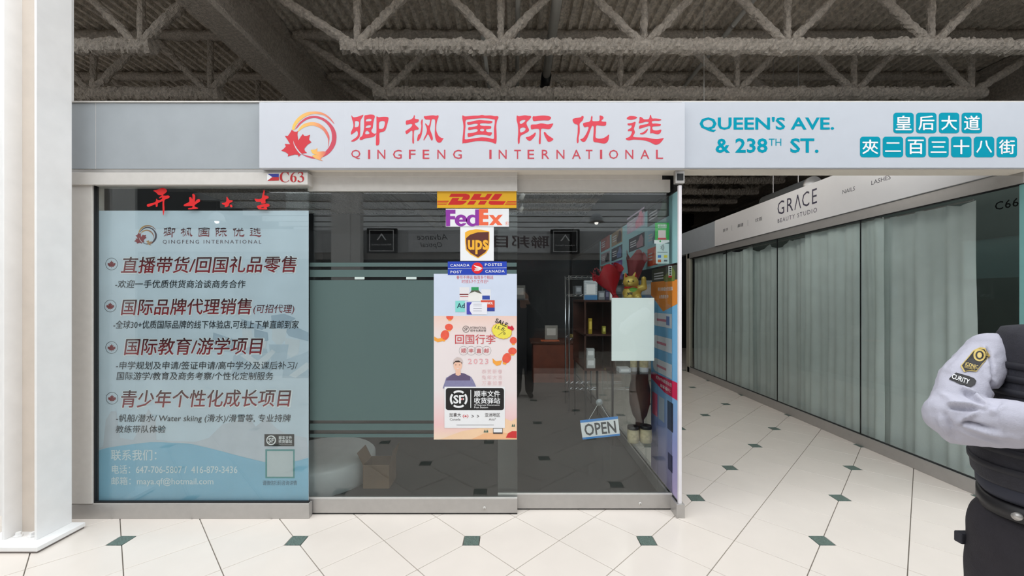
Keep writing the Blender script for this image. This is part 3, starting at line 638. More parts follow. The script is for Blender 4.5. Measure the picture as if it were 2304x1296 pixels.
# ------------------------------------------------------------------ courier posters on door 1
pa = thing('product_poster', 'lavender poster of medicine boxes and bottles on the glass door', 'poster', W(1069, 711, DP))
pbox('sheet', 976, 616, 1163, 711, DP, .001, mat('poster_lavender', (206, 216, 234), .4, vary=.02), pa)
dq = DP-.0006
M_prd = mat('poster_red', (204, 72, 78), .5)
txt('春节不停运 每周多个航班', 1027, 1110, 620, 628, dq, M_prd, pa); txt('时效5-7个工作日*', 1039, 1099, 629.5, 637.5, dq, M_prd, pa)
def pq(nm, x0, y0, x1, y1, rgb, k=0., parent=pa): return quad(nm, x0, y0, x1, y1, dq-k, mat('print_%02x%02x%02x' % rgb, rgb, .5, vary=.02), parent)
pq('printed_bottle', 1034, 646, 1056, 676, (226, 224, 226)); pq('printed_band', 1034, 661, 1056, 664, (120, 40, 44), .0003); pq('printed_band', 1035, 666, 1055, 668, (176, 70, 72), .0003)
poly('printed_bottle', [(1061, 654), (1077, 654), (1085, 662), (1085, 678), (1053, 678), (1054, 662)], dq-.0004, mat('print_cream', (232, 230, 226), .5), pa)
poly('printed_shoulder', [(1061, 653), (1077, 653), (1084, 661), (1079, 660), (1068, 656), (1059, 659), (1055, 662)], dq-.0007, mat('print_olive', (92, 92, 78), .5), pa)
pq('printed_cap', 1060.5, 646, 1077, 654, (40, 150, 92), .0006); pq('printed_bottle', 1083, 651, 1104, 676, (224, 226, 232)); pq('printed_band', 1084, 665, 1102, 674, (48, 74, 160), .0003)
pq('printed_carton', 1024.5, 677, 1046, 702, (132, 214, 206), .0006); txt('Ad', 1028, 1046, 682, 693, dq-.0009, mat('ad_navy', (24, 62, 84), .5), pa, .02)
pq('printed_carton', 1082, 675.5, 1113, 700, (214, 74, 52), .0006); pq('printed_band', 1082, 692, 1113, 700, (50, 66, 150), .0009); txt('NOL', 1096, 1109, 679, 685, dq-.0009, M_white, pa, .03, .2)
pq('printed_carton', 1050, 680, 1096, 707.5, (232, 232, 240), .001); poly('printed_curve', [(1050, 680), (1062, 680), (1057, 688), (1057, 699), (1062, 707.5), (1050, 707.5)], dq-.0013, mat('carton_blue', (72, 70, 176), .5), pa)
for y in (684, 688, 694, 699): pq('printed_line', 1065, y, 1084, y+.9, (150, 152, 164), .0013)
pb = thing('parcel_poster', 'pink new-year parcel service poster with lanterns and a printed courier', 'poster', W(1069, 990, DP))
pbox('sheet', 976, 711, 1163, 989, DP, .001, ramp('poster_pink', [(0, (240, 216, 190)), (.12, (238, 196, 196)), (.4, (232, 222, 222)), (.8, (232, 222, 222)), (1, (236, 204, 192))], 2), pb)
poly('printed_hill', [(990, 988.5), (1040, 970), (1085, 962), (1130, 938), (1150, 948), (1162.5, 940), (1162.5, 988.5)], dq, mat('hill_peach', (242, 206, 170), .5), pb)
poly('printed_hill', [(1060, 988.5), (1090, 975), (1125, 972), (1162.5, 978), (1162.5, 988.5)], dq-.0003, mat('hill_orange', (240, 186, 140), .5), pb)
poly('printed_arch', [(1138, 985), (1143, 975), (1152, 970), (1162.5, 970), (1162.5, 986)], dq-.0006, mat('arch_red', (206, 52, 52), .5), pb)
def lantern(cx, cy, rx, ry, rot=0.):
    pts = [(cx+x*math.cos(rot)-y*math.sin(rot), cy+x*math.sin(rot)+y*math.cos(rot)) for x, y in ell(0, 0, rx, ry)]
    pts = [(min(1162.5, max(976.3, x)), max(711.3, y)) for x, y in pts]
    poly('printed_lantern', pts, dq-.0005, mat('lantern_red', (232, 92, 70), .5, vary=.1, scale=40), pb)
    pts = [(cx+x*math.cos(rot)-y*math.sin(rot), cy+x*math.sin(rot)+y*math.cos(rot)) for x, y in ((-rx*.5, ry*.9), (rx*.5, ry*.9), (rx*.35, ry*1.25), (-rx*.35, ry*1.25))]
    poly('printed_tassel', [(min(1162.5, max(976.3, x)), y) for x, y in pts], dq-.0008, mat('lantern_gold', (244, 166, 66), .5), pb)
for a in ((1012, 713, 8, 7), (1010, 736, 9, 7.5), (1001, 754, 9.5, 11.5, .3), (1155, 766, 8, 8), (1153, 790, 9.5, 8), (1140, 806, 9.5, 12, .4)): lantern(*a)
poly('printed_swoosh', [(977, 757), (985, 762), (996, 760), (994, 768), (985, 770), (977, 766)], dq-.001, mat('lantern_gold', (244, 166, 66), .5), pb)
poly('printed_swoosh', [(1108, 806), (1116, 813), (1130, 811), (1126, 821), (1117, 823), (1109, 816)], dq-.001, mat('lantern_gold', (244, 166, 66), .5), pb)
M_dk = mat('poster_dark', (70, 60, 62), .5)
def ring(cx, cy, r0, r1, m, parent, k=.0006): return fill('printed_ring', [[ell(cx, cy, r0), ell(cx, cy, r1)]], lambda x, y: W(x, y, dq-k), m, parent)
ring(1048.5, 740.5, 7.6, 6.6, M_dk, pb); txt('SF', 1044, 1053, 737, 744, dq-.0006, M_dk, pb, .005, .1)
txt('INTERNATIONAL', 1058, 1094, 735, 740, dq-.0006, M_dk, pb); txt('顺丰包裹邮寄', 1058, 1094, 741, 746.5, dq-.0006, M_dk, pb)
txt('回国行李', 1024, 1115, 752.5, 774, dq-.0006, M_prd, pb, .004)
for cx, ch in zip((1043, 1060, 1077.5, 1095), '顺丰直邮'): ring(cx, 789, 10.2, 9.8, M_dk, pb); txt(ch, cx-5.5, cx+5.5, 784, 794, dq-.0006, M_prd, pb, .006)
M_pk = mat('poster_pale_pink', (230, 172, 178), .5); txt('2023', 1053, 1099, 807, 819, dq-.0006, M_pk, pb, .01, space=1.3)
M_pk2 = mat('poster_faint_pink', (234, 200, 202), .5)
for k, s in enumerate(('恭贺新春', '兔年大吉', '万事如意')): txt(s, 1084, 1130, 831+13*k, 841+13*k, dq-.0006, M_pk2, pb, 0, 0, 0, space=1.3)
M_un = mat('print_uniform', (132, 130, 166), .5, vary=.06, scale=60); M_un2 = mat('print_yoke', (98, 84, 116), .5); M_sk = mat('print_face', (236, 192, 168), .5)
poly('printed_courier_jacket', [(996, 874), (1004, 850), (1016, 843), (1028, 838), (1044, 840), (1060, 848), (1066, 858), (1073, 874)], dq-.001, M_un, pb)
poly('printed_courier_yoke', [(1004, 853), (1016, 843), (1028, 838), (1044, 840), (1058, 847), (1058, 856), (1004, 856)], dq-.0013, M_un2, pb)
poly('printed_courier_face', ell(1030, 822, 9.5, 13)+[], dq-.0016, M_sk, pb); poly('printed_courier_neck', [(1025, 832), (1036, 832), (1037, 843), (1031, 846), (1025, 843)], dq-.0014, M_sk, pb)
poly('printed_courier_cap', [(1019, 817), (1021, 809), (1028, 804), (1036, 805), (1041, 811), (1041, 817), (1032, 811), (1025, 812)], dq-.002, mat('print_cap_grey', (206, 190, 186), .5), pb)
M_hr = mat('print_hair', (62, 46, 42), .5)
for x in (1025.5, 1034): poly('printed_courier_eye', ell(x, 821, 1.6, .6), dq-.0018, M_hr, pb)
poly('printed_courier_smile', [(1026, 828), (1030, 829.4), (1034.5, 828), (1030.2, 830.6)], dq-.0018, M_white, pb)
poly('printed_courier_hair', [(1020, 820), (1020.5, 813), (1026, 811), (1036, 811), (1040, 814), (1039.5, 820), (1037, 815), (1024, 815)], dq-.0017, M_hr, pb)
cd = quad('badge_card', 1000, 870, 1136, 963, dq-.0016, M_white, pb)
poly('badge_field', rrect(1003, 873, 1134, 923, 6), dq-.002, M_black, cd)
for t0 in range(4):
    a0 = t0*math.pi/2+math.pi/4+.12; a1 = a0+math.pi/2-.24
    arc = [(1032+20*math.cos(a0+(a1-a0)*k/8), 898+20*math.sin(a0+(a1-a0)*k/8)) for k in range(9)]+[(1032+15.5*math.cos(a1-(a1-a0)*k/8), 898+15.5*math.sin(a1-(a1-a0)*k/8)) for k in range(9)]
    poly('badge_ring', arc, dq-.0024, M_white, cd)
txt('SF', 1020, 1044, 889, 908, dq-.0024, M_white, cd, .03); poly('badge_dot', ell(1040, 898, 2), dq-.0028, M_prd, cd)
quad('badge_rule', 1058.5, 877, 1060, 918, dq-.0024, M_white, cd)
for s, x1, y0, y1, b in (('顺丰文件', 1125, 879, 893, .02), ('收货驿站', 1125, 894.5, 908, .02), ('SF Express Documents', 1124, 909.5, 914, .01), ('Post Station', 1098, 914.5, 918.5, .01)): txt(s, 1067, x1, y0, y1, dq-.0024, M_white, cd, b)
txt('加拿大', 1011, 1037, 929, 938, dq-.0022, M_dk, cd, .006); txt('Canada', 1012, 1036, 941, 946, dq-.0022, M_dk, cd)
txt('( )', 1041, 1054, 932, 941, dq-.0022, M_prd, cd); poly('maple_mark', [(1047.5+x*.28, 936.5+y*.3) for x, y in MAPLE], dq-.0022, M_prd, cd)
txt('>', 1061, 1066, 933, 940, dq-.0022, M_dk, cd, .01); txt('>', 1073, 1078, 933, 940, dq-.0022, M_dk, cd, .01)
txt('亚洲地区', 1091, 1125, 929, 938, dq-.0022, M_dk, cd, .006); txt('Asia*', 1100, 1116, 940.5, 946, dq-.0022, M_dk, cd)
quad('fine_print', 1027, 955.5, 1111, 957, dq-.0022, mat('fine_grey', (176, 176, 180), .5), cd)
bd2 = quad('printed_stamp', 1109.5, 963.5, 1131, 976, dq-.002, M_dk, pb); quad('stamp_field', 1110.5, 964.5, 1130, 973, dq-.0024, M_white, bd2)
for x in (1090, 1093.5, 1097): poly('printed_tree', [(x-1.8, 973), (x+1.8, 973), (x, 966)], dq-.0012, mat('tree_green', (52, 96, 84), .5), pb)
for x in (1153, 1157): poly('printed_tree', [(x-2, 960), (x+2, 960), (x, 953)], dq-.0012, mat('tree_green', (52, 96, 84), .5), pb)
sb = thing('price_burst', 'yellow scalloped sale tag with handwritten price on the pink poster', 'tag', W(1129, 763, DP-.003))
bur = []
for k in range(64):
    r = 1+.035*math.cos(k*math.pi/2)
    x, y = 22.5*r*math.cos(2*math.pi*k/64), 16.5*r*math.sin(2*math.pi*k/64); bur.append((1129+x*.95-y*.3, 745+x*.3+y*.95))
poly('burst_edge', [(1129+(x-1129)*1.03, 745+(y-745)*1.03) for x, y in bur], dq-.0026, mat('burst_orange', (226, 130, 60), .5), sb)
poly('burst', bur, dq-.003, mat('burst_yellow', (236, 222, 84), .5), sb)
txt('SALE', 1114, 1143, 721, 731, dq-.0035, M_black, sb, .015, 0, .42); txt('15.8', 1113, 1135, 734, 742, dq-.0035, M_sub, sb, -.004, .2, .3); poly('pen_stroke', [(1121, 754), (1137, 742), (1137.6, 742.6), (1121.6, 754.6)], dq-.0035, M_sub, sb); txt('lb', 1132, 1138, 747, 753, dq-.0035, M_sub, sb, -.004, .2)
poly('ribbon', [(1142, 733), (1149, 735), (1152, 732), (1157, 740), (1153, 744), (1149, 742), (1142, 739)], dq-.0035, mat('ribbon_red', (206, 40, 60), .5), sb)

# ------------------------------------------------------------------ things stuck to door 2 (inner face)
DI = DC+.028
def card(name, label, cat, x0, y0, x1, y1, m, D=DI):
    t = thing(name, label, cat, W((x0+x1)/2, y1, D)); pbox('sheet', x0, y0, x1, y1, D, .002, m, t); return t
card('blank_notice', 'blank white notice board taped inside the sliding door', 'notice', 1376, 670, 1472, 812, mat('notice_white', (246, 252, 251), .5, vary=.015, scale=3))
wp = card('payment_sign', 'green payment sign with a small pale panel on the door glass', 'sign', 1474, 501, 1506, 540, mat('pay_green', (10, 170, 62), .4))
dw = DI-.0006
txt('推荐使用微信', 1480, 1500, 505, 509, dw, M_white, wp, .02); txt('支付向商家', 1480, 1500, 509.5, 513, dw, M_white, wp, .02)
quad('pale_panel', 1481, 518, 1498, 535, dw, mat('pay_pale', (226, 206, 204), .5), wp); quad('red_slot', 1480, 535, 1499, 539, dw-.0004, M_red, wp)
poly('white_foot', [(1472, 540), (1506, 540), (1506, 545), (1490, 549), (1472, 548)], dw, M_white, wp); poly('round_mark', ell(1485.5, 543, 2), dw-.0004, mat('pay_green', (10, 170, 62)), wp)
cs = card('card_sign', 'pale card payment sign with contactless waves and four card marks', 'sign', 1476, 548, 1505.5, 593, mat('card_pale', (206, 224, 224), .5))
for k in range(4):
    r = 3+2.2*k; c = [(1484+r*math.cos(t), 557+1.1*r*math.sin(t)) for t in [(-.75+1.5*i/8) for i in range(9)]]
    c2 = [(1484+(r+.9)*math.cos(t), 557+1.1*(r+.9)*math.sin(t)) for t in [(.75-1.5*i/8) for i in range(9)]]; poly('wave', c+c2, dw, M_sub, cs)
quad('rule', 1479, 567, 1502, 567.8, dw, M_sub, cs)
for x, y, rgb in ((1480, 574, (44, 120, 196)), (1494, 574, (226, 208, 40)), (1480, 584, (198, 96, 40)), (1494, 584.5, (90, 100, 110))): quad('card_mark', x, y, x+7.5, y+(6 if y < 584.2 else 4), dw, mat('mark_%d' % rgb[0], rgb, .5), cs)
vs = card('narrow_label', 'narrow white label with red foot under the card sign', 'label', 1504, 598, 1512.5, 624, M_white)
quad('red_foot', 1504, 620, 1512.5, 624.5, dw, M_red, vs)
for k in range(4): quad('dark_glyph', 1506, 600+5*k, 1510.5, 603.5+5*k, dw, M_sub, vs)
# hanging OPEN sign
op = thing('open_sign', 'blue and white OPEN sign hanging on a cord from a suction cup', 'sign', W(1350, 988, DI))
cor = [(1305, 946), (1390, 937), (1395, 980), (1311, 989)]
def opq(u, v, k):
    x = (1-v)*((1-u)*cor[0][0]+u*cor[1][0])+v*((1-u)*cor[3][0]+u*cor[2][0]); y = (1-v)*((1-u)*cor[0][1]+u*cor[1][1])+v*((1-u)*cor[3][1]+u*cor[2][1]); return W(x, y, DI+.006-k)
V = [opq(0, 1, 0), opq(1, 1, 0), opq(1, 0, 0), opq(0, 0, 0)]; V += [(x, y+.003, z) for x, y, z in V]
mesh_obj('board', V, BOXF, mat('open_blue', (54, 138, 214), .4), op)
mesh_obj('face', [opq(0, .9, .0006), opq(1, .9, .0006), opq(1, .13, .0006), opq(0, .13, .0006)], [(0, 1, 2, 3)], M_white, op)
txt_uv('lettering', 'OPEN', lambda u, v: opq(.08+.84*u, .84-.64*v, .0012), mat('open_ink', (72, 74, 78), .5), op, .02)
c = W(1348, 905, DI+.004)
MB().tube([W(1325, 944, DI+.004), c], .0012, 6).build('cord', M_white, op); MB().tube([W(1370, 939.5, DI+.004), c], .0012, 6).build('cord', M_white, op)
cup = MB(); cup.tube([(c[0], DI-.0005, c[2]), (c[0], DI+.004, c[2]), (c[0], DI+.014, c[2])], [.026, .022, .008], 20)
cup.build('suction_cup', mat('cup_clear', (150, 156, 158), .15), op, True)

# ------------------------------------------------------------------ side glass of the shop along the corridor
w2 = struct('window_2')
box('glass_pane', (1.2, 3.0, .10), (1.21, 8.56, 2.40), M_glass, w2)
box('bottom_rail', (1.175, 2.965, 0), (1.235, 8.56, .10), M_alu, w2, .002)
box('top_rail', (1.195, 3.0, 2.395), (1.235, 8.56, 2.425), M_dark, w2, .002)
box('side_fascia', (1.20, 3.085, 2.425), (1.235, 8.56, 3.0), M_roomd, w2)
box('edge_trim', (1.193, 2.975, .10), (1.216, 2.999, 2.42), mat('edge_white', (232, 228, 232), .35), w2, .002)
pf = box('track_profile', (1.165, 2.962, 2.43), (1.232, 3.0, 2.53), M_alu, w2, .003)
box('track_mouth', (1.176, 2.960, 2.45), (1.222, 2.962, 2.50), M_dark, w2)
box('rail_gasket', (1.19, 3.0, .10), (1.194, 8.56, .112), M_dark, w2)
XS = 1.1955
def SQ(px, py): return QX(px, py, XS)
def sideprint(name, pts, m, parent, k=0.): 
    return fill(name, [[pts]], lambda x, y: (XS-k,)+QX(x, y, XS)[1:], m, parent)
vb = thing('side_banner', 'tall orange, blue and red membership banner on the side glass by the corner', 'banner', (XS, 3.3, .12))
y0, y1 = 3.0, F*XS/(1465-CX)
def zlev(px, py): return QX(px, py, XS)[2]
ZB0, ZB1 = .115, 1.735
box('sheet', (XS, y0+.003, ZB0), (XS+.002, y1, ZB1), ramp('banner_lav', [(0, (186, 170, 208)), (.25, (150, 160, 212)), (.5, (120, 180, 224)), (1, (116, 184, 226))], 2), vb)
def uvb(u, z, k=.0007): return (XS-k, y1+(y0+.003-y1)*u, z)
def sidepoly(name, pts, m, k=.0007, parent=vb): return fill(name, [[pts]], lambda u, z: uvb(u, z, k), m, parent)
sidepoly('orange_field', [(0, ZB1), (1, ZB1), (1, 1.555), (.5, 1.49), (.1, 1.60), (0, 1.62)], mat('side_orange', (226, 138, 52), .5))
txt_uv('lettering', '积分商城会员招募', lambda u, v: uvb(.3+.55*u, 1.655+.03*v, .0012), M_white, vb, .02); txt_uv('lettering', '火热报名中', lambda u, v: uvb(.35+.35*u, 1.595+.028*v, .0012), M_white, vb, .02)
for zc in (1.42, 1.23, 1.035):
    c_ = sidepoly('white_card', [(.17, zc+.055), (.82, zc+.055), (.82, zc-.055), (.17, zc-.055)], mat('side_card', (222, 224, 230), .5), .0009)
    sidepoly('round_tab', [(.17+.09*math.cos(t), zc+.05*math.sin(t)) for t in [i*.4 for i in range(16)]], mat('side_card', (222, 224, 230)), .0008)
    sidepoly('text_bar', [(.25, zc+.008), (.62, zc+.008), (.62, zc-.012), (.25, zc-.012)], mat('side_text', (206, 132, 150), .5), .0012, vb)
sidepoly('card_icon', [(.62, 1.455), (.74, 1.455), (.74, 1.385), (.62, 1.385)], mat('icon_blue', (92, 112, 168), .5), .0013)
sidepoly('crimson_field', [(0, .955), (1, .975), (1, .845), (.55, .845), (0, .90)], mat('side_crimson', (206, 40, 84), .5), .0009)
txt_uv('lettering', '成为VTN商城会员', lambda u, v: uvb(.22+.6*u, .918+.03*v, .0014), M_white, vb, .01); txt_uv('lettering', '即享福利：', lambda u, v: uvb(.4+.38*u, .87+.028*v, .0014), M_white, vb, .01)
for u0, u1, z0_, z1_, rgb in ((.06, .28, .60, .79, (222, 96, 128)), (.33, .55, .60, .79, (186, 196, 210)), (.66, .86, .58, .80, (52, 58, 74)), (.68, .84, .27, .40, (60, 64, 96))):
    sidepoly('small_card', [(u0, z1_), (u1, z1_), (u1, z0_), (u0, z0_)], mat('sc_%d' % rgb[0], rgb, .5), .0009)
bb = thing('display_board', 'pale teal backing board with posters on the inside of the side glass', 'board', (1.197, 4.3, 1.86))
BD0, BD1 = 3.012, 5.75
box('board', (1.1968, BD0, 1.86), (1.199, BD1, 2.385), mat('board_teal', (150, 196, 202), .5, vary=.02), bb)
POST = [('dark poster of green bottles', 1457, 1505, 473, 511, (44, 52, 54), (70, 104, 84)), ('light blue poster with dark text', 1457, 1480, 520, 556, (140, 190, 206), (90, 120, 140)),
 ('orange text poster', 1457, 1480, 561, 600, (206, 82, 50), (222, 130, 100)), ('pale pink dessert poster', 1411, 1450, 492, 528, (190, 170, 190), (220, 140, 160)),
 ('black cosmetics poster with tall bottles', 1415, 1450, 539, 568, (38, 34, 48), (160, 120, 130)), ('tan portrait poster', 1376, 1400, 527, 556, (150, 128, 96), (70, 50, 44)),
 ('navy product poster', 1376, 1400, 561, 588, (26, 36, 54), (90, 110, 150)), ('violet poster', 1376, 1400, 592, 632, (120, 96, 150), (150, 130, 180)),
 ('brick red poster', 1352, 1372, 540, 568, (146, 64, 58), (170, 90, 80)), ('grey poster with a dark figure', 1352, 1372, 573, 596, (150, 140, 146), (50, 44, 50)), ('rust brown poster', 1352, 1372, 600, 628, (136, 76, 46), (80, 50, 40)),
 ('green salad photo poster', 1467, 1528, 607, 640, (64, 72, 58), (110, 130, 62))]
for nm, x0, x1, ya, yb, c0, c1 in POST:
    d0 = F*XS/(x0-CX); d1_ = max(3.012, F*XS/(x1-CX)); z1_ = EYE-(ya-CY)*d0/F; z0_ = EYE-(yb-CY)*d0/F
    t = thing('wall_poster', nm+' on the inside of the side glass', 'poster', (XS, (d0+d1_)/2, z0_))
    box('sheet', (1.1952, d1_, z0_), (1.1965, d0, z1_), mat('po_%d_%d' % (x0, ya), c0, .5, vary=.12, scale=12), t)
    m = mat('pp_%d_%d' % (x0, ya), c1, .5, vary=.2, scale=20); L = d0-d1_; H_ = z1_-z0_
    fill('printed_picture', [[[(.55, .08), (.92, .08), (.95, .55), (.85, .9), (.72, .86), (.66, .6), (.5, .4)]]], lambda u, v: (1.1945, d0-L*u, z0_+H_*v), m, t)
    for k in range(3):
        fill('text_line', [[[(.1, .72-.17*k), (.5, .72-.17*k), (.5, .64-.17*k), (.1, .64-.17*k)]]], lambda u, v: (1.1945, d0-L*u, z0_+H_*v), mat('poster_text', (196, 196, 200), .5), t)

# ------------------------------------------------------------------ beauty studio across the corridor (C66)
XW = 3.735
w3 = struct('window_3')
edges = [3.036, 4.445, 5.854, 7.263, 8.75]
for a, b in zip(edges[:-1], edges[1:]): box('glass_pane', (XW+.02, a+.003, .118), (XW+.03, b-.003, 2.44), M_glass, w3)
for e in edges[1:-1]: box('pane_joint', (XW+.019, e-.003, .118), (XW+.031, e+.003, 2.44), M_dark, w3)
box('base_rail', (XW, 3.0, 0), (XW+.06, 8.85, .118), M_alu, w3, .002); box('base_gasket', (XW+.012, 3.0, .118), (XW+.04, 8.85, .124), M_dark, w3)
box('head_rail', (XW, 3.0, 2.444), (XW+.06, 8.85, 2.55), M_alu, w3, .002); box('head_gasket', (XW+.01, 3.0, 2.438), (XW+.05, 8.85, 2.444), M_dark, w3)
box('end_post', (XW, 8.75, 0), (XW+.07, 8.9, 2.55), mat('post_beige', (170, 164, 150), .6), w3); box('corner_post', (XW+.012, 3.0, .118), (XW+.04, 3.036, 2.44), mat('glass_edge_green', (120, 168, 166), .2), w3)
t2 = struct('trim_2'); box('fascia', (XW, 2.95, 2.552), (XW+.13, 19, 3.03), M_fascia, t2)
gs = thing('studio_sign', 'white beauty studio sign with dark lettering above the curtained glass', 'sign', (XW, 5.3, 2.56))
box('panel', (XW-.016, 3.085, 2.556), (XW, 7.6, 3.03), mat('studio_white', (222, 220, 220), .35, vary=.01), gs)
M_nv = mat('studio_navy', (44, 40, 62), .5); M_gy = mat('studio_grey', (60, 58, 66), .5)
def wallt(s, ya, yb, z0, z1, m, X=XW-.0168, parent=None, bold=0., space=1.): return txt_uv('lettering', s, lambda u, v: (X, ya+(yb-ya)*u, z0+(z1-z0)*v), m, parent or gs, bold, 0, space)
wallt('GR', 5.785, 5.46, 2.765, 2.955, M_nv, bold=-.002, space=1.2)
V = [(.0, 0), (.13, 0), (.5, .78), (.87, 0), (1, 0), (.56, 1), (.44, 1)]
fill('lettering', [[V]], lambda u, v: (XW-.0168, 5.435-.125*u, 2.765+.19*v), M_nv, gs)
wallt('CE', 5.29, 5.03, 2.765, 2.955, M_nv, bold=-.002, space=1.2); wallt('BEAUTY STUDIO', 5.78, 5.03, 2.655, 2.712, M_nv, space=1.3)
wallt('NAILS', 4.637, 4.468, 2.775, 2.82, M_gy); wallt('LASHES', 4.263, 4.043, 2.775, 2.82, M_gy)
for s, y in (('美甲', 7.3), ('美睫', 6.82), ('纹眉', 6.32)): wallt(s, y, y-.17, 2.765, 2.825, M_gy)
for y in (7.0, 6.52): box('divider', (XW-.0168, y-.002, 2.75), (XW-.016, y+.002, 2.84), M_gy, gs)
nu = thing('unit_decal', 'dark C66 lettering on the studio glass', 'decal', (XW+.019, 3.12, 2.28)); wallt('C66', 3.196, 3.045, 2.283, 2.347, mat('decal_dark', (10, 12, 12), .9, spec=.1), XW+.0185, nu, .01, 1.1)
M_cur = mat('curtain_sheer', (240, 246, 243), .9, vary=.05, scale=5, trans=.22)
def curtain(label, ya, yb, topf, ph, off=0.):
    t = thing('curtain', label, 'curtain', (XW+.14, (ya+yb)/2, .13), 'pale sheer curtains behind the studio glass'); V, Fc = [], []
    n = int((ya-yb)/.012); nz = 14
    for i in range(n+1):
        y = ya+(yb-ya)*i/n; w = .022*math.sin(y*21+ph)+.014*math.sin(y*47+ph*2)+.01*math.sin(y*9)
        for j in range(nz+1):
            s = j/nz; z = .03+(topf(y)-.03)*s
            V.append((XW+.085+off+w*(1.15-.5*s)+.012*noise.noise(Vector((y*4, s*3, ph))), y, z))
    for i in range(n):
        for j in range(nz): a = i*(nz+1)+j; Fc.append((a, a+nz+1, a+nz+2, a+1))
    mesh_obj('cloth', V, Fc, M_cur, t, True)
    MB().tube([(XW+.085+off, ya, 2.432), (XW+.085+off, yb, 2.432)], .008, 8).build('rod', M_alu, t); return t
curtain('pale sheer curtain at the far end of the studio glass', 8.72, 6.58, lambda y: 2.43-.05*abs(math.sin(y*5.2))*(1 if y < 7.5 else .2), 0.)
curtain('pale sheer curtain with a sagging scalloped top', 6.98, 5.30, lambda y: 2.42-.08*abs(math.sin(y*6.5))*(1 if y > 5.75 else .2), 1.3, .085)
curtain('pale sheer curtain hanging straight beside the sagging one', 5.38, 4.24, lambda y: 2.435-.01*abs(math.sin(y*8)), 2.1)
curtain('wide pale sheer curtain ending beside the C66 lettering', 4.44, 3.48, lambda y: 2.43-.03*max(0, 1-abs(y-3.58)/.1), 4.0, .085)
M_stw = mat('studio_wall', (84, 94, 90), .8); sw = struct('wall_studio'); box('back_panel', (5.2, 3.0, -.005), (5.3, 9.0, 3.0), M_stw, sw); box('front_panel', (3.9, 3.0, -.005), (13.9, 3.06, 3.0), M_fascia, sw)
box('end_panel', (3.9, 8.92, -.005), (13.9, 8.98, 3.0), M_roomd, sw)
pl = thing('studio_plant', 'green and yellow leafy plant inside the studio window corner', 'plant', (3.98, 3.2, 0))
MB().lathe((3.98, 3.2, 0), [(.07, 0), (.09, .16), (.1, .18), (.085, .18)], 16).build('pot', M_black, pl, True)
for k in range(16):
    a = random.uniform(0, 6.28); h = random.uniform(.3, .62); r = random.uniform(.05, .16); b = Vector((3.98, 3.2, .17)); tip = b+Vector((r*math.cos(a), r*math.sin(a), h)); sd = Vector((-math.sin(a), math.cos(a), 0))*.02
    md = b.lerp(tip, .5)+Vector((0, 0, .04)); mesh_obj('leaf', [b, md+sd, tip, md-sd], [(0, 1, 2, 3)], mat('leaf_lime', (132, 160, 40), .5) if k % 3 == 0 else mat('leaf_green', (56, 110, 50), .5), pl)
# corridor end wall and a grey duct
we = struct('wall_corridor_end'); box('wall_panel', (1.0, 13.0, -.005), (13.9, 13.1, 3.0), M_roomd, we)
du = thing('air_duct', 'round grey air duct end above the studio sign', 'duct', (4.3, 5.6, 3.25)); MB().tube([(4.3, 5.9, 3.22), (4.3, 7.0, 3.22)], .12, 20).build('duct_body', mat('duct_grey', (70, 72, 72), .7), du, True)
MB().tube([(4.3, 5.87, 3.22), (4.3, 5.92, 3.22)], .128, 20).build('duct_collar', M_alu, du, True)
for y in (6.2, 6.8): MB().tube([(4.3, y, 3.33), (4.3, y, ZD)], .006, 6).build('duct_hanger', M_alu, du)
# pendant lamps (hall ones show mirrored in the glass; corridor ones are added, hidden fill)
M_dome = mat('lamp_dome', (225, 230, 235), .25, trans=.45); M_bulb = mat('lamp_bulb', (255, 250, 240), .5, emis=(255, 248, 235), estr=1.2)
def pendant(label, x, y, z, power):
    t = thing('pendant_lamp', label, 'lamp', (x, y, z), 'dome pendant lamps of the mall')
    mb = MB(); pr = [(.30, 0), (.285, .1), (.25, .2), (.19, .29), (.1, .34), (.03, .36)]; mb.lathe((x, y, z), pr, 28); mb.f = mb.f[:-2]
    mb.build('dome', M_dome, t, True); MB().lathe((x, y, z), [(.305, -.012), (.31, 0), (.305, .012)], 28).build('rim', M_alu2, t, True)
    MB().lathe((x, y, z+.1), [(.02, 0), (.06, .05), (.06, .11), (.03, .16)], 14).build('bulb', M_bulb, t, True)
    MB().tube([(x, y, z+.36), (x, y, 6.2 if y < 2 else ZD)], 0.004, 6).build('cord', M_pipe, t)
    l = bpy.data.lights.new('lamp_light', 'POINT'); l.energy = power; l.shadow_soft_size = .08; l.color = (1, .95, .88)
    o = bpy.data.objects.new('lamp_light', l); COL.objects.link(o); o.location = (x, y, z-.03)
for k, (x, y) in enumerate(((3.4, -10.8), (-12.2, -10.8))): pendant('clear dome pendant lamp hanging over the far side of the hall', x, y, 4.75, 3)
for y, z, nm in ((5.4, 3.45, 'added unseen dome pendant lamp hanging low in the corridor beside the studio sign'), (7.4, 4.1, 'added unseen dome pendant lamp midway along the side corridor'), (9.3, 4.4, 'added unseen dome pendant lamp at the end of the side corridor')): pendant(nm, 2.5, y, z, 40)  # added out of sight to brighten the curtains and studio sign

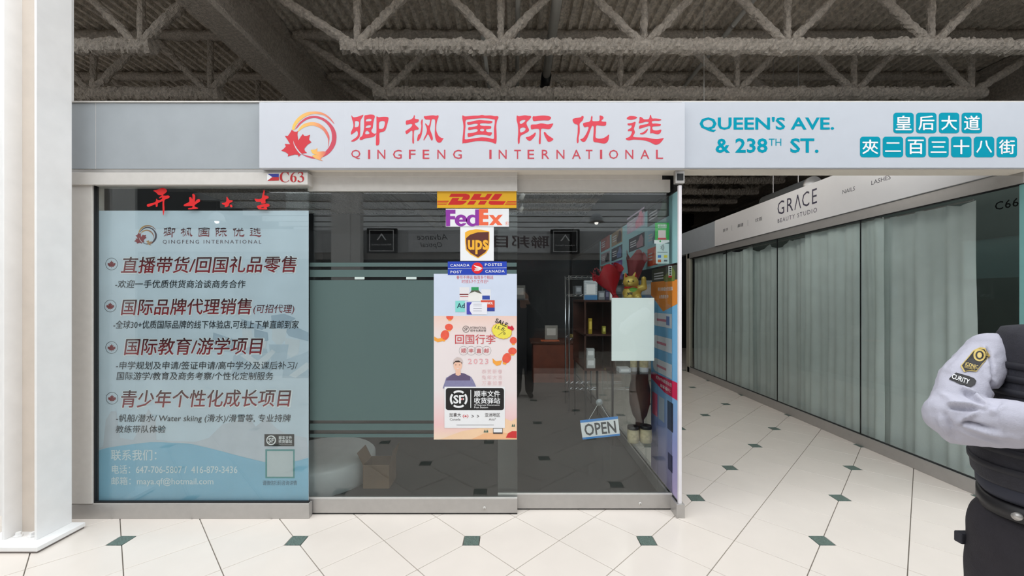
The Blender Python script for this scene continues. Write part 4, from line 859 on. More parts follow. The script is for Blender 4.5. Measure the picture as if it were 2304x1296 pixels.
# ------------------------------------------------------------------ inside the shop
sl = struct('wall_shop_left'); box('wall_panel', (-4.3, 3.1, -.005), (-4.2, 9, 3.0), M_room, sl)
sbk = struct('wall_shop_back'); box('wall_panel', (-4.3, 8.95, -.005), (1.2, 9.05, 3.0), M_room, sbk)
M_wood = mat('dark_wood', (74, 44, 34), .45, vary=.25, scale=6); M_wood2 = mat('reddish_wood', (112, 58, 42), .4, vary=.2, scale=5)
cb = thing('wood_cabinet', 'dark wooden display cabinet on thin legs along the side glass', 'cabinet', (.98, 5.1, 0))
X0, X1, Y0, Y1 = .80, 1.15, 4.7, 5.6
box('top', (X0, Y0, 1.55), (X1, Y1, 1.575), M_wood, cb); box('bottom', (X0, Y0, .76), (X1, Y1, .785), M_wood, cb); box('back_panel', (X1-.015, Y0, .785), (X1, Y1, 1.55), M_wood, cb)
box('side_panel', (X0, Y1-.02, .785), (X1-.015, Y1, 1.55), M_wood, cb); box('shelf', (X0, Y0, 1.16), (X1-.015, Y1-.02, 1.18), M_wood, cb)
for x in (X0+.02, X1-.02):
    for y in (Y0+.02, Y1-.02): MB().tube([(x, y, 0), (x, y, .76)], .013, 10).build('leg', M_black, cb, True)
for y in (Y0+.01,): box('front_stile', (X0, y-.01, .785), (X0+.02, y+.01, 1.55), M_wood, cb)
def prod(name, label, cat, a, b, rgb, group=None, rough=.5):
    t = thing(name, label, cat, ((a[0]+b[0])/2, (a[1]+b[1])/2, a[2]), group); bx = box('body', a, b, mat('prod_%d_%d_%d' % rgb, rgb, rough, vary=.06), t, .002)
    box('label_panel', (a[0]+.15*(b[0]-a[0]), a[1]-.001, a[2]+.3*(b[2]-a[2])), (b[0]-.15*(b[0]-a[0]), a[1]-.0002, b[2]-.2*(b[2]-a[2])), mat('lab_%d_%d' % rgb[:2], tuple(min(255, c+60) for c in rgb), .5), t)
    return t
pt = prod('gift_box', 'white gift box with blue foot and crossing line pattern', 'box', (.805, 4.72, 1.576), (.955, 4.78, 1.80), (206, 212, 216))
box('blue_foot', (.805, 4.7195, 1.576), (.955, 4.72, 1.63), mat('box_blue', (84, 140, 190), .5), pt)
for k in range(5):
    mesh_obj('pattern_line', [(.805, 4.7192, 1.66+.03*k), (.955, 4.7192, 1.64+.03*k), (.955, 4.7192, 1.642+.03*k), (.805, 4.7192, 1.662+.03*k)], [(0, 1, 2, 3)], mat('line_grey', (120, 130, 136), .5), pt)
prod('gift_box', 'small grey carton beside the patterned gift box', 'box', (.965, 4.71, 1.576), (1.04, 4.78, 1.68), (120, 124, 130)); prod('gift_box', 'dark violet carton on the cabinet', 'box', (1.045, 4.71, 1.576), (1.09, 4.78, 1.69), (62, 58, 84))
prod('gift_box', 'white carton with an orange lid edge on the cabinet', 'box', (1.095, 4.71, 1.576), (1.148, 4.78, 1.67), (214, 212, 208))
prod('product_box', 'slim yellow carton on the cabinet shelf', 'box', (.86, 4.75, 1.181), (.90, 4.8, 1.36), (190, 160, 40)); prod('product_box', 'white boxed product low in the cabinet', 'box', (.83, 4.72, .786), (.93, 4.82, .90), (208, 208, 206))
prod('product_box', 'white boxed product upside down on the lower one', 'box', (.835, 4.73, .901), (.925, 4.81, 1.01), (196, 198, 198)); prod('product_box', 'small yellow and green carton on the cabinet shelf', 'box', (1.02, 4.75, 1.181), (1.06, 4.8, 1.27), (168, 160, 56))
# clear display stand in the corner with the figurine
M_acr = glass('clear_acrylic', (.95, .97, .97), 1.3)
ds = thing('display_stand', 'clear acrylic display stand in the glass corner', 'stand', (.96, 3.47, 0))
for z in (.40, .985, 1.585): box('shelf', (.775, 3.32, z-.008), (1.165, 3.62, z), M_acr, ds)
for x in (.775, 1.157):
    for y in (3.32, 3.612): box('post', (x, y, 0), (x+.008, y+.008, 1.577), M_acr, ds)
def jar(label, x, y, z, r, h, rgb, lid=(24, 22, 24)):
    t = thing('food_jar', label, 'jar', (x, y, z), 'jars with black lids on the lowest shelf' if lid[0] < 50 else None)
    MB().lathe((x, y, z), [(r*.9, 0), (r, .008), (r, h*.72), (r*.92, h*.8), (r*.92, h*.82)], 24).build('jar_body', mat('jar_%d' % rgb[0], rgb, .35, vary=.12, scale=25), t, True)
    MB().lathe((x, y, z), [(r*.97, h*.82), (r*.98, h*.83), (r*.98, h), (r*.95, h*1.005)], 24).build('lid', mat('lid_%d' % lid[0], lid, .4), t, True)
    MB().lathe((x, y, z), [(r*1.004, h*.25), (r*1.006, h*.26), (r*1.006, h*.6), (r*1.004, h*.61)], 24).build('paper_label', mat('jar_label', (200, 186, 150), .6, vary=.2, scale=40), t, True)
jar('cream coloured food jar with a black lid', .985, 3.40, .40, .048, .135, (196, 184, 150)); jar('cream coloured food jar with a black lid', 1.09, 3.40, .40, .05, .14, (196, 184, 150))
jar('white supplement bottle with blue and orange label', 1.075, 3.40, .985, .036, .16, (222, 224, 228), (230, 230, 232)); jar('slim white supplement bottle beside the blue one', .995, 3.42, .985, .028, .15, (214, 210, 210), (226, 226, 226))
prod('product_box', 'flat white carton leaning under the notice board', 'box', (.86, 3.36, .985), (.955, 3.46, 1.02), (216, 216, 218))
vz = thing('wood_vase', 'dark carved wooden vase stem on the middle shelf', 'vase', (1.07, 3.5, .40))
MB().lathe((1.07, 3.5, .40), [(.04, 0), (.035, .06), (.035, .16), (.06, .2), (.085, .3), (.088, .42), (.07, .5), (.072, .57)], 22).build('vase_body', M_wood, vz, True)
# lucky cat
ct = thing('lucky_cat', 'gold beckoning cat figurine with red collar and raised paw', 'figurine', (.985, 3.44, 1.585))
M_au = mat('cat_gold', (206, 178, 84), .32, metal=.25, vary=.1, scale=20); M_cr = mat('cat_red', (196, 40, 34), .4)
def lump(parts, voxel, name, m, parent, it=6, disp=None):
    mb = MB()
    for p in parts:
        if p[0] == 'c':
            a, b, ra, rb = Vector(p[1]), Vector(p[2]), p[3], p[4]; d = (b-a).normalized(); P, R = [], []
            for k in range(5): t = math.pi/2*(k/5); P.append(a-d*ra*math.cos(t)); R.append(max(.001, ra*math.sin(t)))
            for k in range(5): P.append(a.lerp(b, k/4)); R.append(ra+(rb-ra)*k/4)
            for k in range(1, 6): t = math.pi/2*(k/5); P.append(b+d*rb*math.sin(t)); R.append(max(.001, rb*math.cos(t)))
            mb.tube(P, R, 14)
        else:
            c, r = p[1], p[2]; rot = Matrix.Rotation(p[3], 3, p[4]) if len(p) > 3 else None; n0 = len(mb.v)
            pr = [(max(.001, math.sin(math.pi*k/12)), -math.cos(math.pi*k/12)) for k in range(13)]
            mb.lathe((0, 0, 0), pr, 18)
            for i in range(n0, len(mb.v)):
                v = Vector((mb.v[i][0]*r[0], mb.v[i][1]*r[1], mb.v[i][2]*r[2]))
                if rot: v = rot @ v
                mb.v[i] = tuple(v+Vector(c))
    o = mb.build(name+'_src', m, None)
    md = o.modifiers.new('r', 'REMESH'); md.mode = 'VOXEL'; md.voxel_size = voxel; md.use_smooth_shade = True
    sm = o.modifiers.new('s', 'SMOOTH'); sm.iterations = it; sm.factor = .5
    dg = bpy.context.evaluated_depsgraph_get(); me = bpy.data.meshes.new_from_object(o.evaluated_get(dg))
    V = [v.co.copy() for v in me.vertices]; N_ = [v.normal.copy() for v in me.vertices]; Fc = [tuple(f.vertices) for f in me.polygons]
    if disp: V = [v+n*disp(v) for v, n in zip(V, N_)]
    src = o.data; bpy.data.objects.remove(o); bpy.data.meshes.remove(src); bpy.data.meshes.remove(me)
    return mesh_obj(name, V, Fc, m, parent, True)
cx, cy, cz = .985, 3.44, 1.585
lump([('e', (cx, cy, cz+.055), (.078, .068, .062)), ('e', (cx-.01, cy-.006, cz+.145), (.066, .058, .054)), ('c', (cx+.055, cy-.01, cz+.09), (cx+.098, cy-.02, cz+.10), .03, .026),
      ('c', (cx+.098, cy-.02, cz+.10), (cx+.092, cy-.028, cz+.175), .024, .02), ('c', (cx-.05, cy-.035, cz+.02), (cx-.03, cy-.06, cz+.02), .03, .026), ('c', (cx+.04, cy-.045, cz+.02), (cx+.035, cy-.06, cz+.015), .03, .026),
      ('c', (cx-.048, cy-.002, cz+.185), (cx-.056, cy, cz+.222), .022, .006), ('c', (cx+.022, cy-.002, cz+.192), (cx+.03, cy, cz+.23), .022, .006), ('e', (cx-.028, cy-.06, cz+.128), (.025, .014, .018))], .006, 'body', M_au, ct, 4)
MB().tube([(cx-.008+.05*math.cos(t), cy-.004+.046*math.sin(t), cz+.1) for t in [i*math.pi/12 for i in range(25)]], .008, 8).build('collar', M_cr, ct, True)
for ex in (cx-.052, cx+.026): MB().tube([(ex, cy-.022, cz+.19), (ex+(.004 if ex > cx else -.004), cy-.014, cz+.222)], [.011, .002], 8).build('inner_ear', M_cr, ct, True)
for ex in (cx-.045, cx-.006): MB().lathe((ex, cy-.062, cz+.152), [(.001, -.006), (.006, -.003), (.006, .003), (.001, .006)], 10).build('eye', M_black, ct, True)
fill('bib', [[[(-.045, .0), (-.02, .012), (.01, .012), (.03, .002), (.012, -.018), (-.008, -.026), (-.03, -.018)]]], lambda x, z: (cx+x, cy-.071+abs(x)*.25, cz+.088+z), mat('cat_green', (110, 170, 50), .4), ct)
txt_uv('lettering', '福', lambda u, v: (cx-.06+.045*u, cy-.075+.01*(1-u), cz+.012+.05*v), M_sub, ct, .02)
# red wrapped bouquets
M_rp = mat('wrap_red', (186, 28, 44), .35, vary=.1, scale=6, trans=.2); M_rp2 = mat('wrap_dusty_red', (150, 62, 68), .4, vary=.1, scale=6, trans=.2); M_fl = mat('dried_flower', (146, 60, 66), .9, vary=.4, scale=60)
def bouquet(label, base, tip, r, m, flowers=True):
    t = thing('bouquet', label, 'bouquet', base); a, b = Vector(base), Vector(tip); d = (b-a).normalized(); u = d.cross(Vector((0, 1, 0))).normalized(); w = u.cross(d); V, Fc = [], []; n = 28; rows = [(0, .25), (.18, .12), (.3, .2), (.6, .62), (.85, .9), (1, 1.05)]
    for s, rr in rows:
        for k in range(n):
            th = 2*math.pi*k/n; q = rr*r*(1+.13*math.sin(th*5+s*4)); V.append(a.lerp(b, s)+(u*math.cos(th)+w*math.sin(th)*.7)*q+d*(.05*math.sin(th*3) if s == 1 else 0))
    for i in range(len(rows)-1):
        for k in range(n): Fc.append((i*n+k, i*n+(k+1) % n, (i+1)*n+(k+1) % n, (i+1)*n+k))
    mesh_obj('wrapping', V, Fc, m, t, True)
    if flowers:
        mb = MB()
        for k in range(70):
            th = random.uniform(0, 6.28); q = r*.85*math.sqrt(random.random()); p = b+(u*math.cos(th)+w*math.sin(th)*.7)*q+d*random.uniform(-.03, .05)
            mb.lathe((p.x, p.y, p.z), [(.001, -.008), (.008, 0), (.001, .008)], 5)
        props(mb.build('dried_flowers', M_fl, t, True), kind='stuff')
    MB().tube([a.lerp(b, .16), a.lerp(b, .2)], r*.16, 14).build('ribbon', M_rp, t, True)
    return t
bouquet('bright red wrapped dried bouquet leaning left of the cat', (.875, 3.53, 1.587), (.79, 3.54, 1.83), .13, M_rp)
bouquet('tall dusty red paper bouquet behind the cat', (1.03, 3.60, 1.587), (1.075, 3.62, 1.97), .085, M_rp2, False)
# chrome wire rack
rk = thing('wire_rack', 'chrome wire shelving rack beside the side glass', 'rack', (.96, 6.0, 0)); M_chr = mat('chrome', (180, 184, 188), .2, metal=.9)
for x in (.77, 1.16):
    for y in (5.78, 6.2): MB().tube([(x, y, 0), (x, y, 1.92)], .012, 10).build('post', M_chr, rk, True)
for z in (.3, 1.0, 1.62, 1.88):
    mb = MB()
    for x in [.77+.039*k for k in range(11)]: mb.tube([(x, 5.78, z), (x, 6.2, z)], .003, 5)
    for y in (5.78, 6.2):
        for dz in (0, .03): mb.tube([(.77, y, z+dz), (1.16, y, z+dz)], .004, 5)
        for k in range(10): mb.tube([(.77+.039*k, y, z+(.03 if k % 2 else 0)), (.77+.039*(k+1), y, z+(0 if k % 2 else .03))], .003, 5)
    props(mb.build('wire_shelf', M_chr, rk), kind='stuff')
prod('storage_box', 'grey boxed file on the wire rack', 'box', (.87, 5.85, 1.652), (.96, 6.1, 1.77), (120, 124, 128)); prod('storage_box', 'long yellow carton lying on the wire rack', 'box', (.78, 5.82, 1.032), (1.0, 5.9, 1.08), (150, 132, 70))
# desk, chair cloth, shelf at the back
dk = thing('front_desk', 'reddish wooden desk at the back of the shop', 'desk', (.75, 7.9, 0))
box('front_panel', (.35, 7.7, .0), (1.12, 7.73, .74), M_wood2, dk); box('desk_top', (.3, 7.66, .74), (1.15, 8.4, .775), M_wood, dk); box('side_panel', (.35, 7.73, 0), (.38, 8.35, .74), M_wood2, dk); box('side_panel', (1.09, 7.73, 0), (1.12, 8.35, .74), M_wood2, dk)
bs = thing('back_counter', 'long dark counter along the back wall of the shop', 'counter', (-.6, 8.7, 0)); box('counter_body', (-3.5, 8.5, 0), (.25, 8.94, 1.55), M_roomd, bs); box('counter_top', (-3.55, 8.46, 1.55), (.28, 8.94, 1.58), mat('counter_slate', (72, 76, 80), .5), bs)
for k, (x, w_, h_, rgb) in enumerate(((.0, .22, .28, (120, 118, 114)), (-.5, .12, .3, (70, 96, 120)), (-1.0, .2, .22, (90, 90, 96)), (-1.6, .18, .3, (110, 100, 90)))):
    prod('shelf_carton', ['grey carton on the back counter', 'blue canister carton on the back counter', 'dark grey carton on the back counter', 'tan carton on the back counter'][k], 'box', (x, 8.55, 1.581), (x+w_, 8.75, 1.581+h_), rgb)
prod('orange_folder', 'orange folder lying on the wooden desk', 'folder', (.5, 7.72, .776), (.85, 7.95, .785), (196, 92, 48)); prod('paper_file', 'grey paper file standing on the desk', 'file', (.6, 8.1, .776), (.85, 8.13, 1.05), (150, 146, 140))
# low white plinth and open carton by the door
wpn = thing('white_plinth', 'low white rounded plinth inside the sliding door', 'plinth', (-1.75, 3.62, 0)); MB().lathe((-1.72, 3.66, 0), [(.44, 0), (.45, .01), (.45, .19), (.43, .21), (.0, .212)], 40).build('plinth_body', mat('plinth_white', (222, 226, 226), .4), wpn, True)
oc2 = thing('open_carton', 'open brown cardboard carton with raised flaps by the plinth', 'carton', (-1.16, 3.5, 0)); M_cb = mat('cardboard', (150, 122, 96), .8, vary=.08)
xa, xb, ya, yb, zt_ = -1.27, -1.05, 3.42, 3.62, .20
for nm, a, b in (('panel', (xa, ya, 0), (xb, ya+.005, zt_)), ('panel', (xa, yb-.005, 0), (xb, yb, zt_)), ('panel', (xa, ya+.005, 0), (xa+.005, yb-.005, zt_)), ('panel', (xb-.005, ya+.005, 0), (xb, yb-.005, zt_)), ('bottom', (xa+.005, ya+.005, 0), (xb-.005, yb-.005, .005))): box(nm, a, b, M_cb, oc2)
mesh_obj('flap', [(xa, ya, zt_), (xa, yb, zt_), (xa-.05, yb, zt_+.1), (xa-.05, ya, zt_+.1)], [(0, 1, 2, 3)], M_cb, oc2); mesh_obj('flap', [(xb, ya, zt_), (xb, yb, zt_), (xb+.03, yb, zt_+.12), (xb+.03, ya, zt_+.12)], [(0, 1, 2, 3)], M_cb, oc2)
# track lights of the shop
tk = thing('track_light', 'white ceiling track with small spot heads inside the shop', 'lamp', (.15, 5, 3.4)); box('track', (.13, 4.05, 3.42), (.17, 8.4, 3.45), M_pipe, tk)
for y in (4.2, 5.1, 6.0, 6.9, 7.9):
    h = MB().tube([(.15, y, 3.36), (.10, y+.02, 3.26)], [.035, .045], 14).build('spot_head', M_pipe, tk, True); MB().tube([(.15, y, 3.42), (.15, y, 3.34)], .008, 8).build('spot_stem', M_pipe, tk)
    l = bpy.data.lights.new('spot_light', 'SPOT'); l.energy = 3; l.spot_size = 1.9; l.shadow_soft_size = .04; l.color = (1, .95, .88); o = bpy.data.objects.new('spot_light', l); COL.objects.link(o); o.location = (.08, y+.02, 3.2)
MB().tube([(.15, 8.35, 3.45), (.15, 8.35, ZD)], .006, 6).build('hanger', M_black, tk); MB().tube([(.15, 8.2, 3.45), (.15, 8.2, ZD)], .006, 6).build('hanger', M_black, tk)

# ------------------------------------------------------------------ opposite side of the hall (seen mirrored in the glass)
OYp = -2.4
to = struct('trim_3'); box('fascia', (-13, OYp-.13, 2.54), (13, OYp, 3.0), mat('opp_fascia', (190, 192, 194), .5), to); box('header', (-13, OYp-.1, 2.40), (13, OYp-.02, 2.54), M_alu, to); box('base_rail', (-13, OYp-.08, 0), (13, OYp-.02, .11), M_alu, to)
os_ = thing('optical_sign', 'grey fascia sign of the optical shop across the hall', 'sign', (0, OYp, 2.56)); box('panel', (-2.2, OYp, 2.55), (1.35, OYp+.015, 2.99), mat('opp_panel', (215, 217, 220), .4), os_)
def opt(s, xa, xb, z0, z1, m, parent, k=.0158, bold=0., shear=0.): return txt_uv('lettering', s, lambda u, v: (xa+(xb-xa)*u, OYp+k, z0+(z1-z0)*v), m, parent, bold, shear)
opt('Advance', -1.38, -2.02, 2.80, 2.92, M_black, os_, shear=.2); opt('Optical', -1.5, -1.95, 2.62, 2.75, M_black, os_, shear=.2)
opt('聯邦目', .72, -.42, 2.64, 2.9, mat('opp_maroon', (70, 22, 32), .5), os_, bold=.02)
for x in (-2.72, 1.05):
    lb = thing('logo_box', 'square black logo box beside the optical shop sign', 'sign', (x, OYp+.02, 2.5), 'logo boxes of the optical shop'); box('box', (x-.3, OYp+.016, 2.52), (x+.3, OYp+.12, 3.02), M_black, lb)
    fill('frame_line', [[[(-.25, .03), (.25, .03), (.25, .47), (-.25, .47)], [(-.235, .045), (.235, .045), (.235, .455), (-.235, .455)]]], lambda u, v: (x-u, OYp+.1208, 2.52+v), M_white, lb)
    fill('chevron', [[[(-.1, .26), (0, .4), (.1, .26), (.07, .26), (0, .36), (-.07, .26)]]], lambda u, v: (x-u, OYp+.1208, 2.52+v), M_white, lb); opt('Advance Optical', x+.2, x-.2, 2.66, 2.71, M_white, lb, .1208)
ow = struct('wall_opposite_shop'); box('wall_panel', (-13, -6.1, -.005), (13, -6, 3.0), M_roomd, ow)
w4 = struct('window_4')
for x in range(-6, 6): box('glass_pane', (x*1.4, OYp-.06, .11), (x*1.4+1.395, OYp-.05, 2.4), M_glass, w4)
oc3 = thing('steel_column', 'white steel column across the hall', 'column', (-3.4, -2.2, 0)); box('casing', (-3.67, -2.32, 0), (-3.3, -2.1, 5.6), M_col, oc3, .004); box('side_casing', (-3.297, -2.32, 0), (-3.1, -2.13, 5.6), M_col, oc3, .004)
ocd = thing('optical_counter', 'reddish wooden counter behind the glass across the hall', 'counter', (.9, -3, 0)); box('counter_body', (.3, -3.3, 0), (1.4, -2.7, .85), M_wood2, ocd); box('counter_top', (.25, -3.35, .85), (1.45, -2.65, .89), M_wood, ocd)

# ------------------------------------------------------------------ security guard
gx, gy, YAW = 1.70, 1.20, math.radians(40)
gd = thing('person', 'security guard in grey shirt and black vest with folded arms', 'person', (gx, gy, 0))
M_skin = mat('skin', (196, 148, 122), .5, vary=.05, scale=30); M_shirt = mat('shirt_grey', (178, 177, 190), .8, vary=.04, scale=14, bump=.15, bscale=250); M_vest = mat('vest_black', (40, 40, 48), .8, vary=.15, scale=40, bump=.2, bscale=200); M_trs = mat('trousers_black', (38, 35, 41), .85, vary=.12, scale=30, bump=.2, bscale=200); M_hair = mat('hair_black', (24, 20, 18), .6)
CYW, SYW = math.cos(YAW), math.sin(YAW)
def GL(x, y, z): return (gx+x*CYW+y*SYW, gy-x*SYW+y*CYW, z)          # body frame (left hand +x, back +y) -> room
def GE(c, r): return ('e', GL(*c), r, -YAW, 'Z')
def GC(a, b, ra, rb): return ('c', GL(*a), GL(*b), ra, rb)
R_sh, R_el, R_wr = GL(-.2, 0, 1.395), (1.325, 1.245, 1.226), (1.46, 1.03, 1.27)
L_sh, L_el, L_wr = GL(.2, 0, 1.395), GL(.285, -.07, 1.15), GL(.05, -.235, 1.235)
hd = (0, -.01, 1.70)
def fingers(w, d, side):
    w = Vector(w); d = Vector(d).normalized(); up = Vector((0, 0, 1)); n = d.cross(up).normalized(); out = [('c', w, w+d*.075, .028, .03)]
    for k, (o, L) in enumerate(((.028, .07), (.01, .08), (-.009, .074), (-.027, .058))):
        a = w+d*.08+up*o; m_ = a+d*L*.55+n*side*.006; out += [('c', a, m_, .0095, .009), ('c', m_, m_+d*L*.35+n*side*.028, .009, .0075)]
    th = w+d*.03+up*.03; out += [('c', th, th+d*.03+up*.03+n*side*.01, .012, .0105), ('c', th+d*.03+up*.03+n*side*.01, th+d*.062+up*.042+n*side*.02, .0105, .009)]
    return out
dR = Vector(R_wr)-Vector(R_el); dL = Vector(L_wr)-Vector(L_el)
lump([GE(hd, (.076, .095, .118)), GE((0, -.055, 1.64), (.055, .055, .06)), GC((0, -.098, 1.71), (0, -.118, 1.672), .009, .014),
      GE((-.078, -.005, 1.69), (.012, .022, .034)), GE((.078, -.005, 1.69), (.012, .022, .034)), GE((0, -.102, 1.638), (.026, .014, .01)), GE((0, -.095, 1.6), (.024, .02, .018)),
      GC((0, .01, 1.46), (0, 0, 1.64), .06, .055), GE((0, 0, 1.22), (.15, .09, .26)), GE((0, 0, .98), (.15, .1, .12)),
      ('c', R_sh, R_el, .036, .03), ('c', R_el, R_wr, .03, .028), ('c', L_sh, L_el, .036, .03), ('c', L_el, L_wr, .03, .028), GC((-.18, 0, 1.40), (.18, 0, 1.40), .05, .05),
      GC((-.11, 0, .93), (-.15, -.02, .5), .07, .05), GC((-.15, -.02, .5), (-.17, .05, .09), .05, .036), GC((.11, 0, .93), (.15, -.02, .5), .07, .05), GC((.15, -.02, .5), (.17, .05, .09), .05, .036),
      GC((-.17, .06, .05), (-.18, -.11, .03), .035, .03), GC((.17, .06, .05), (.18, -.11, .03), .035, .03)]+fingers(R_wr, dR, 1)+fingers(L_wr, dL, -1), .0085, 'body', M_skin, gd, 3)
for s in (-1, 1):
    e_ = GL(s*.03, -.094, 1.708); MB().lathe(e_, [(.001, -.008), (.011, -.003), (.011, .003), (.001, .008)], 12).build('eye', M_white, gd, True); e_ = GL(s*.03, -.1035, 1.708); MB().lathe(e_, [(.001, -.006), (.006, -.003), (.006, .003), (.001, .006)], 12).build('pupil', M_black, gd, True)
    MB().tube([GL(s*.014, -.104, 1.733), GL(s*.046, -.098, 1.733)], .004, 6).build('eyebrow', M_hair, gd)
lump([GE((0, .008, 1.745), (.083, .095, .085)), GE((0, .035, 1.69), (.08, .065, .075))], .008, 'hair', M_hair, gd, 3, lambda v: .003*noise.noise(v*90))
# shirt: torso and sleeves; the folds of the bent sleeve are real relief
FOLD = [(2136, 909, 2220, 916, 5, .012), (2138, 917, 2212, 922, 4, -.012), (2164, 872, 2222, 908, 5, .011), (2170, 884, 2215, 912, 4, -.008), (2156, 952, 2206, 922, 5, .010), (2166, 948, 2240, 968, 4, -.012),
        (2168, 956, 2300, 990, 6, .010), (2160, 968, 2250, 1000, 6, .006), (2230, 930, 2262, 912, 6, .008), (2240, 925, 2250, 905, 5, -.006), (2222, 788, 2236, 850, 4, -.010), (2232, 860, 2248, 890, 4, -.012), (2214, 780, 2228, 850, 5, .006),
        (2112, 940, 2140, 1000, 7, .006), (2125, 930, 2155, 985, 5, -.006), (2252, 925, 2258, 985, 5, .005), (2120, 890, 2150, 900, 6, .005)]
def folds(v):
    a = .003*noise.noise(Vector((v.x*16, v.y*12, v.z*24)))+.0015*noise.noise(v*60)
    if v.x < 1.6:
        px, py = CX+F*v.x/v.y, CY-F*(v.z-EYE)/v.y
        for x0, y0, x1, y1, w, h in FOLD:
            dx, dy = x1-x0, y1-y0; L2 = dx*dx+dy*dy; t = max(0, min(1, ((px-x0)*dx+(py-y0)*dy)/L2))
            d2 = (px-x0-t*dx)**2+(py-y0-t*dy)**2
            a += 1.6*h*math.exp(-d2/(w*w))*(.35+.65*math.sin(math.pi*min(1, t+.15)) if 0 < t < 1 else .3)
    return a
S0 = Vector(GL(-.205, 0, 1.41)); E0 = Vector((1.335, 1.25, 1.24)); MD = S0.lerp(E0, .5)+Vector((-.012, .0, .012)); W0 = Vector((1.455, 1.035, 1.268)); FM = E0.lerp(W0, .5)
shirt = lump([('c', S0, MD, .066, .066), ('c', MD, E0, .066, .06), ('c', E0, FM, .066, .06), ('c', FM, W0, .058, .046), ('c', E0-Vector((-.01, .01, .04)), FM-Vector((0, 0, .035)), .046, .04),
     GC((.205, 0, 1.41), (.285, -.07, 1.15), .07, .06), GC((.285, -.07, 1.15), (.07, -.225, 1.232), .058, .046), GC((-.2, 0, 1.42), (.2, 0, 1.42), .066, .066), GE((0, 0, 1.22), (.18, .11, .3)), GC((0, 0, 1.44), (0, 0, 1.53), .08, .068)], .0055, 'shirt', M_shirt, gd, 6, folds)
def ring_loft(rows, n=56, p=2.8):
    mb = MB()
    for z, rx, rf, rb in rows:                         # half width, depth to the front, depth to the back
        for k in range(n):
            t = 2*math.pi*k/n; c_, s_ = math.cos(t), math.sin(t); ry = rb if s_ > 0 else rf
            mb.v.append(GL(rx*math.copysign(abs(c_)**(2/p), c_), ry*math.copysign(abs(s_)**(2/p), s_), z))
    for i in range(len(rows)-1):
        for k in range(n): a = i*n+k; b = i*n+(k+1) % n; mb.f.append((a, b, b+n, a+n))
    mb.f.append(tuple(reversed(range(n)))); mb.f.append(tuple((len(rows)-1)*n+k for k in range(n))); return mb
vrows = [(1.03, .235, .17, .13), (1.04, .243, .178, .138), (1.10, .247, .182, .14), (1.18, .235, .182, .14), (1.26, .215, .178, .138), (1.34, .195, .172, .135), (1.43, .186, .165, .13), (1.485, .186, .15, .12), (1.508, .176, .12, .1), (1.515, .14, .08, .07)]
ve = ring_loft(vrows).build('vest', M_vest, gd, True)
def vest_at(z):
    for (a, b) in zip(vrows[:-1], vrows[1:]):
        if a[0] <= z <= b[0]: t = (z-a[0])/(b[0]-a[0]); return [a[i]+(b[i]-a[i])*t for i in (1, 2, 3)]
    return [.2, .15, .1]
for z in (1.075, 1.13, 1.305, 1.345, 1.385):
    r0, r1 = vest_at(z), vest_at(z+.02); ring_loft([(z, *[q+.001 for q in r0]), (z+.001, *[q+.005 for q in r0]), (z+.019, *[q+.005 for q in r1]), (z+.02, *[q+.001 for q in r1])]).build('webbing_strap', mat('webbing', (30, 30, 38), .7), ve, True)
ring_loft([(1.415, .172, .172, .05), (1.42, .176, .178, .05), (1.478, .172, .162, .05), (1.482, .166, .15, .05)]).build('chest_panel', mat('vest_slate', (62, 68, 82), .7, vary=.1), ve, True)
ring_loft([(.985, .222, .158, .125), (1.0, .232, .166, .132), (1.05, .234, .168, .134)]).build('vest_skirt', mat('skirt_navy', (46, 48, 60), .8), ve, True)
tr_ = lump([GE((0, 0, .93), (.225, .15, .12)), GC((-.125, -.01, .86), (-.155, -.02, .50), .135, .11), GC((-.155, -.02, .50), (-.17, .05, .12), .105, .085), GC((.125, -.01, .86), (.155, -.02, .50), .135, .11), GC((.155, -.02, .50), (.17, .05, .12), .105, .085)], .012, 'trousers', M_trs, gd, 5, lambda v: .005*noise.noise(Vector((v.x*9, v.y*9, v.z*14))))
bl = ring_loft([(.935, .222, .158, .14), (.937, .230, .166, .148), (.98, .230, .166, .148), (.982, .222, .158, .14)]).build('belt', mat('belt_black', (24, 23, 27), .5), gd, True)
MB().tube([GL(-.165, -.13, .957), GL(-.175, -.146, .957)], .011, 18).build('snap', M_alu, bl, True)
ks = GL(-.262, -.01, .80); box('key_strap', (ks[0]-.018, ks[1]-.012, ks[2]-.015), (ks[0]+.03, ks[1]+.014, ks[2]+.02), M_vest, gd, .004)
for fx_ in (-.17, .17): lump([GC((fx_, .07, .07), (fx_, .05, .16), .062, .058), GC((fx_, .07, .05), (fx_-.005, -.12, .045), .048, .044)], .01, 'boot', M_black, gd, 4)
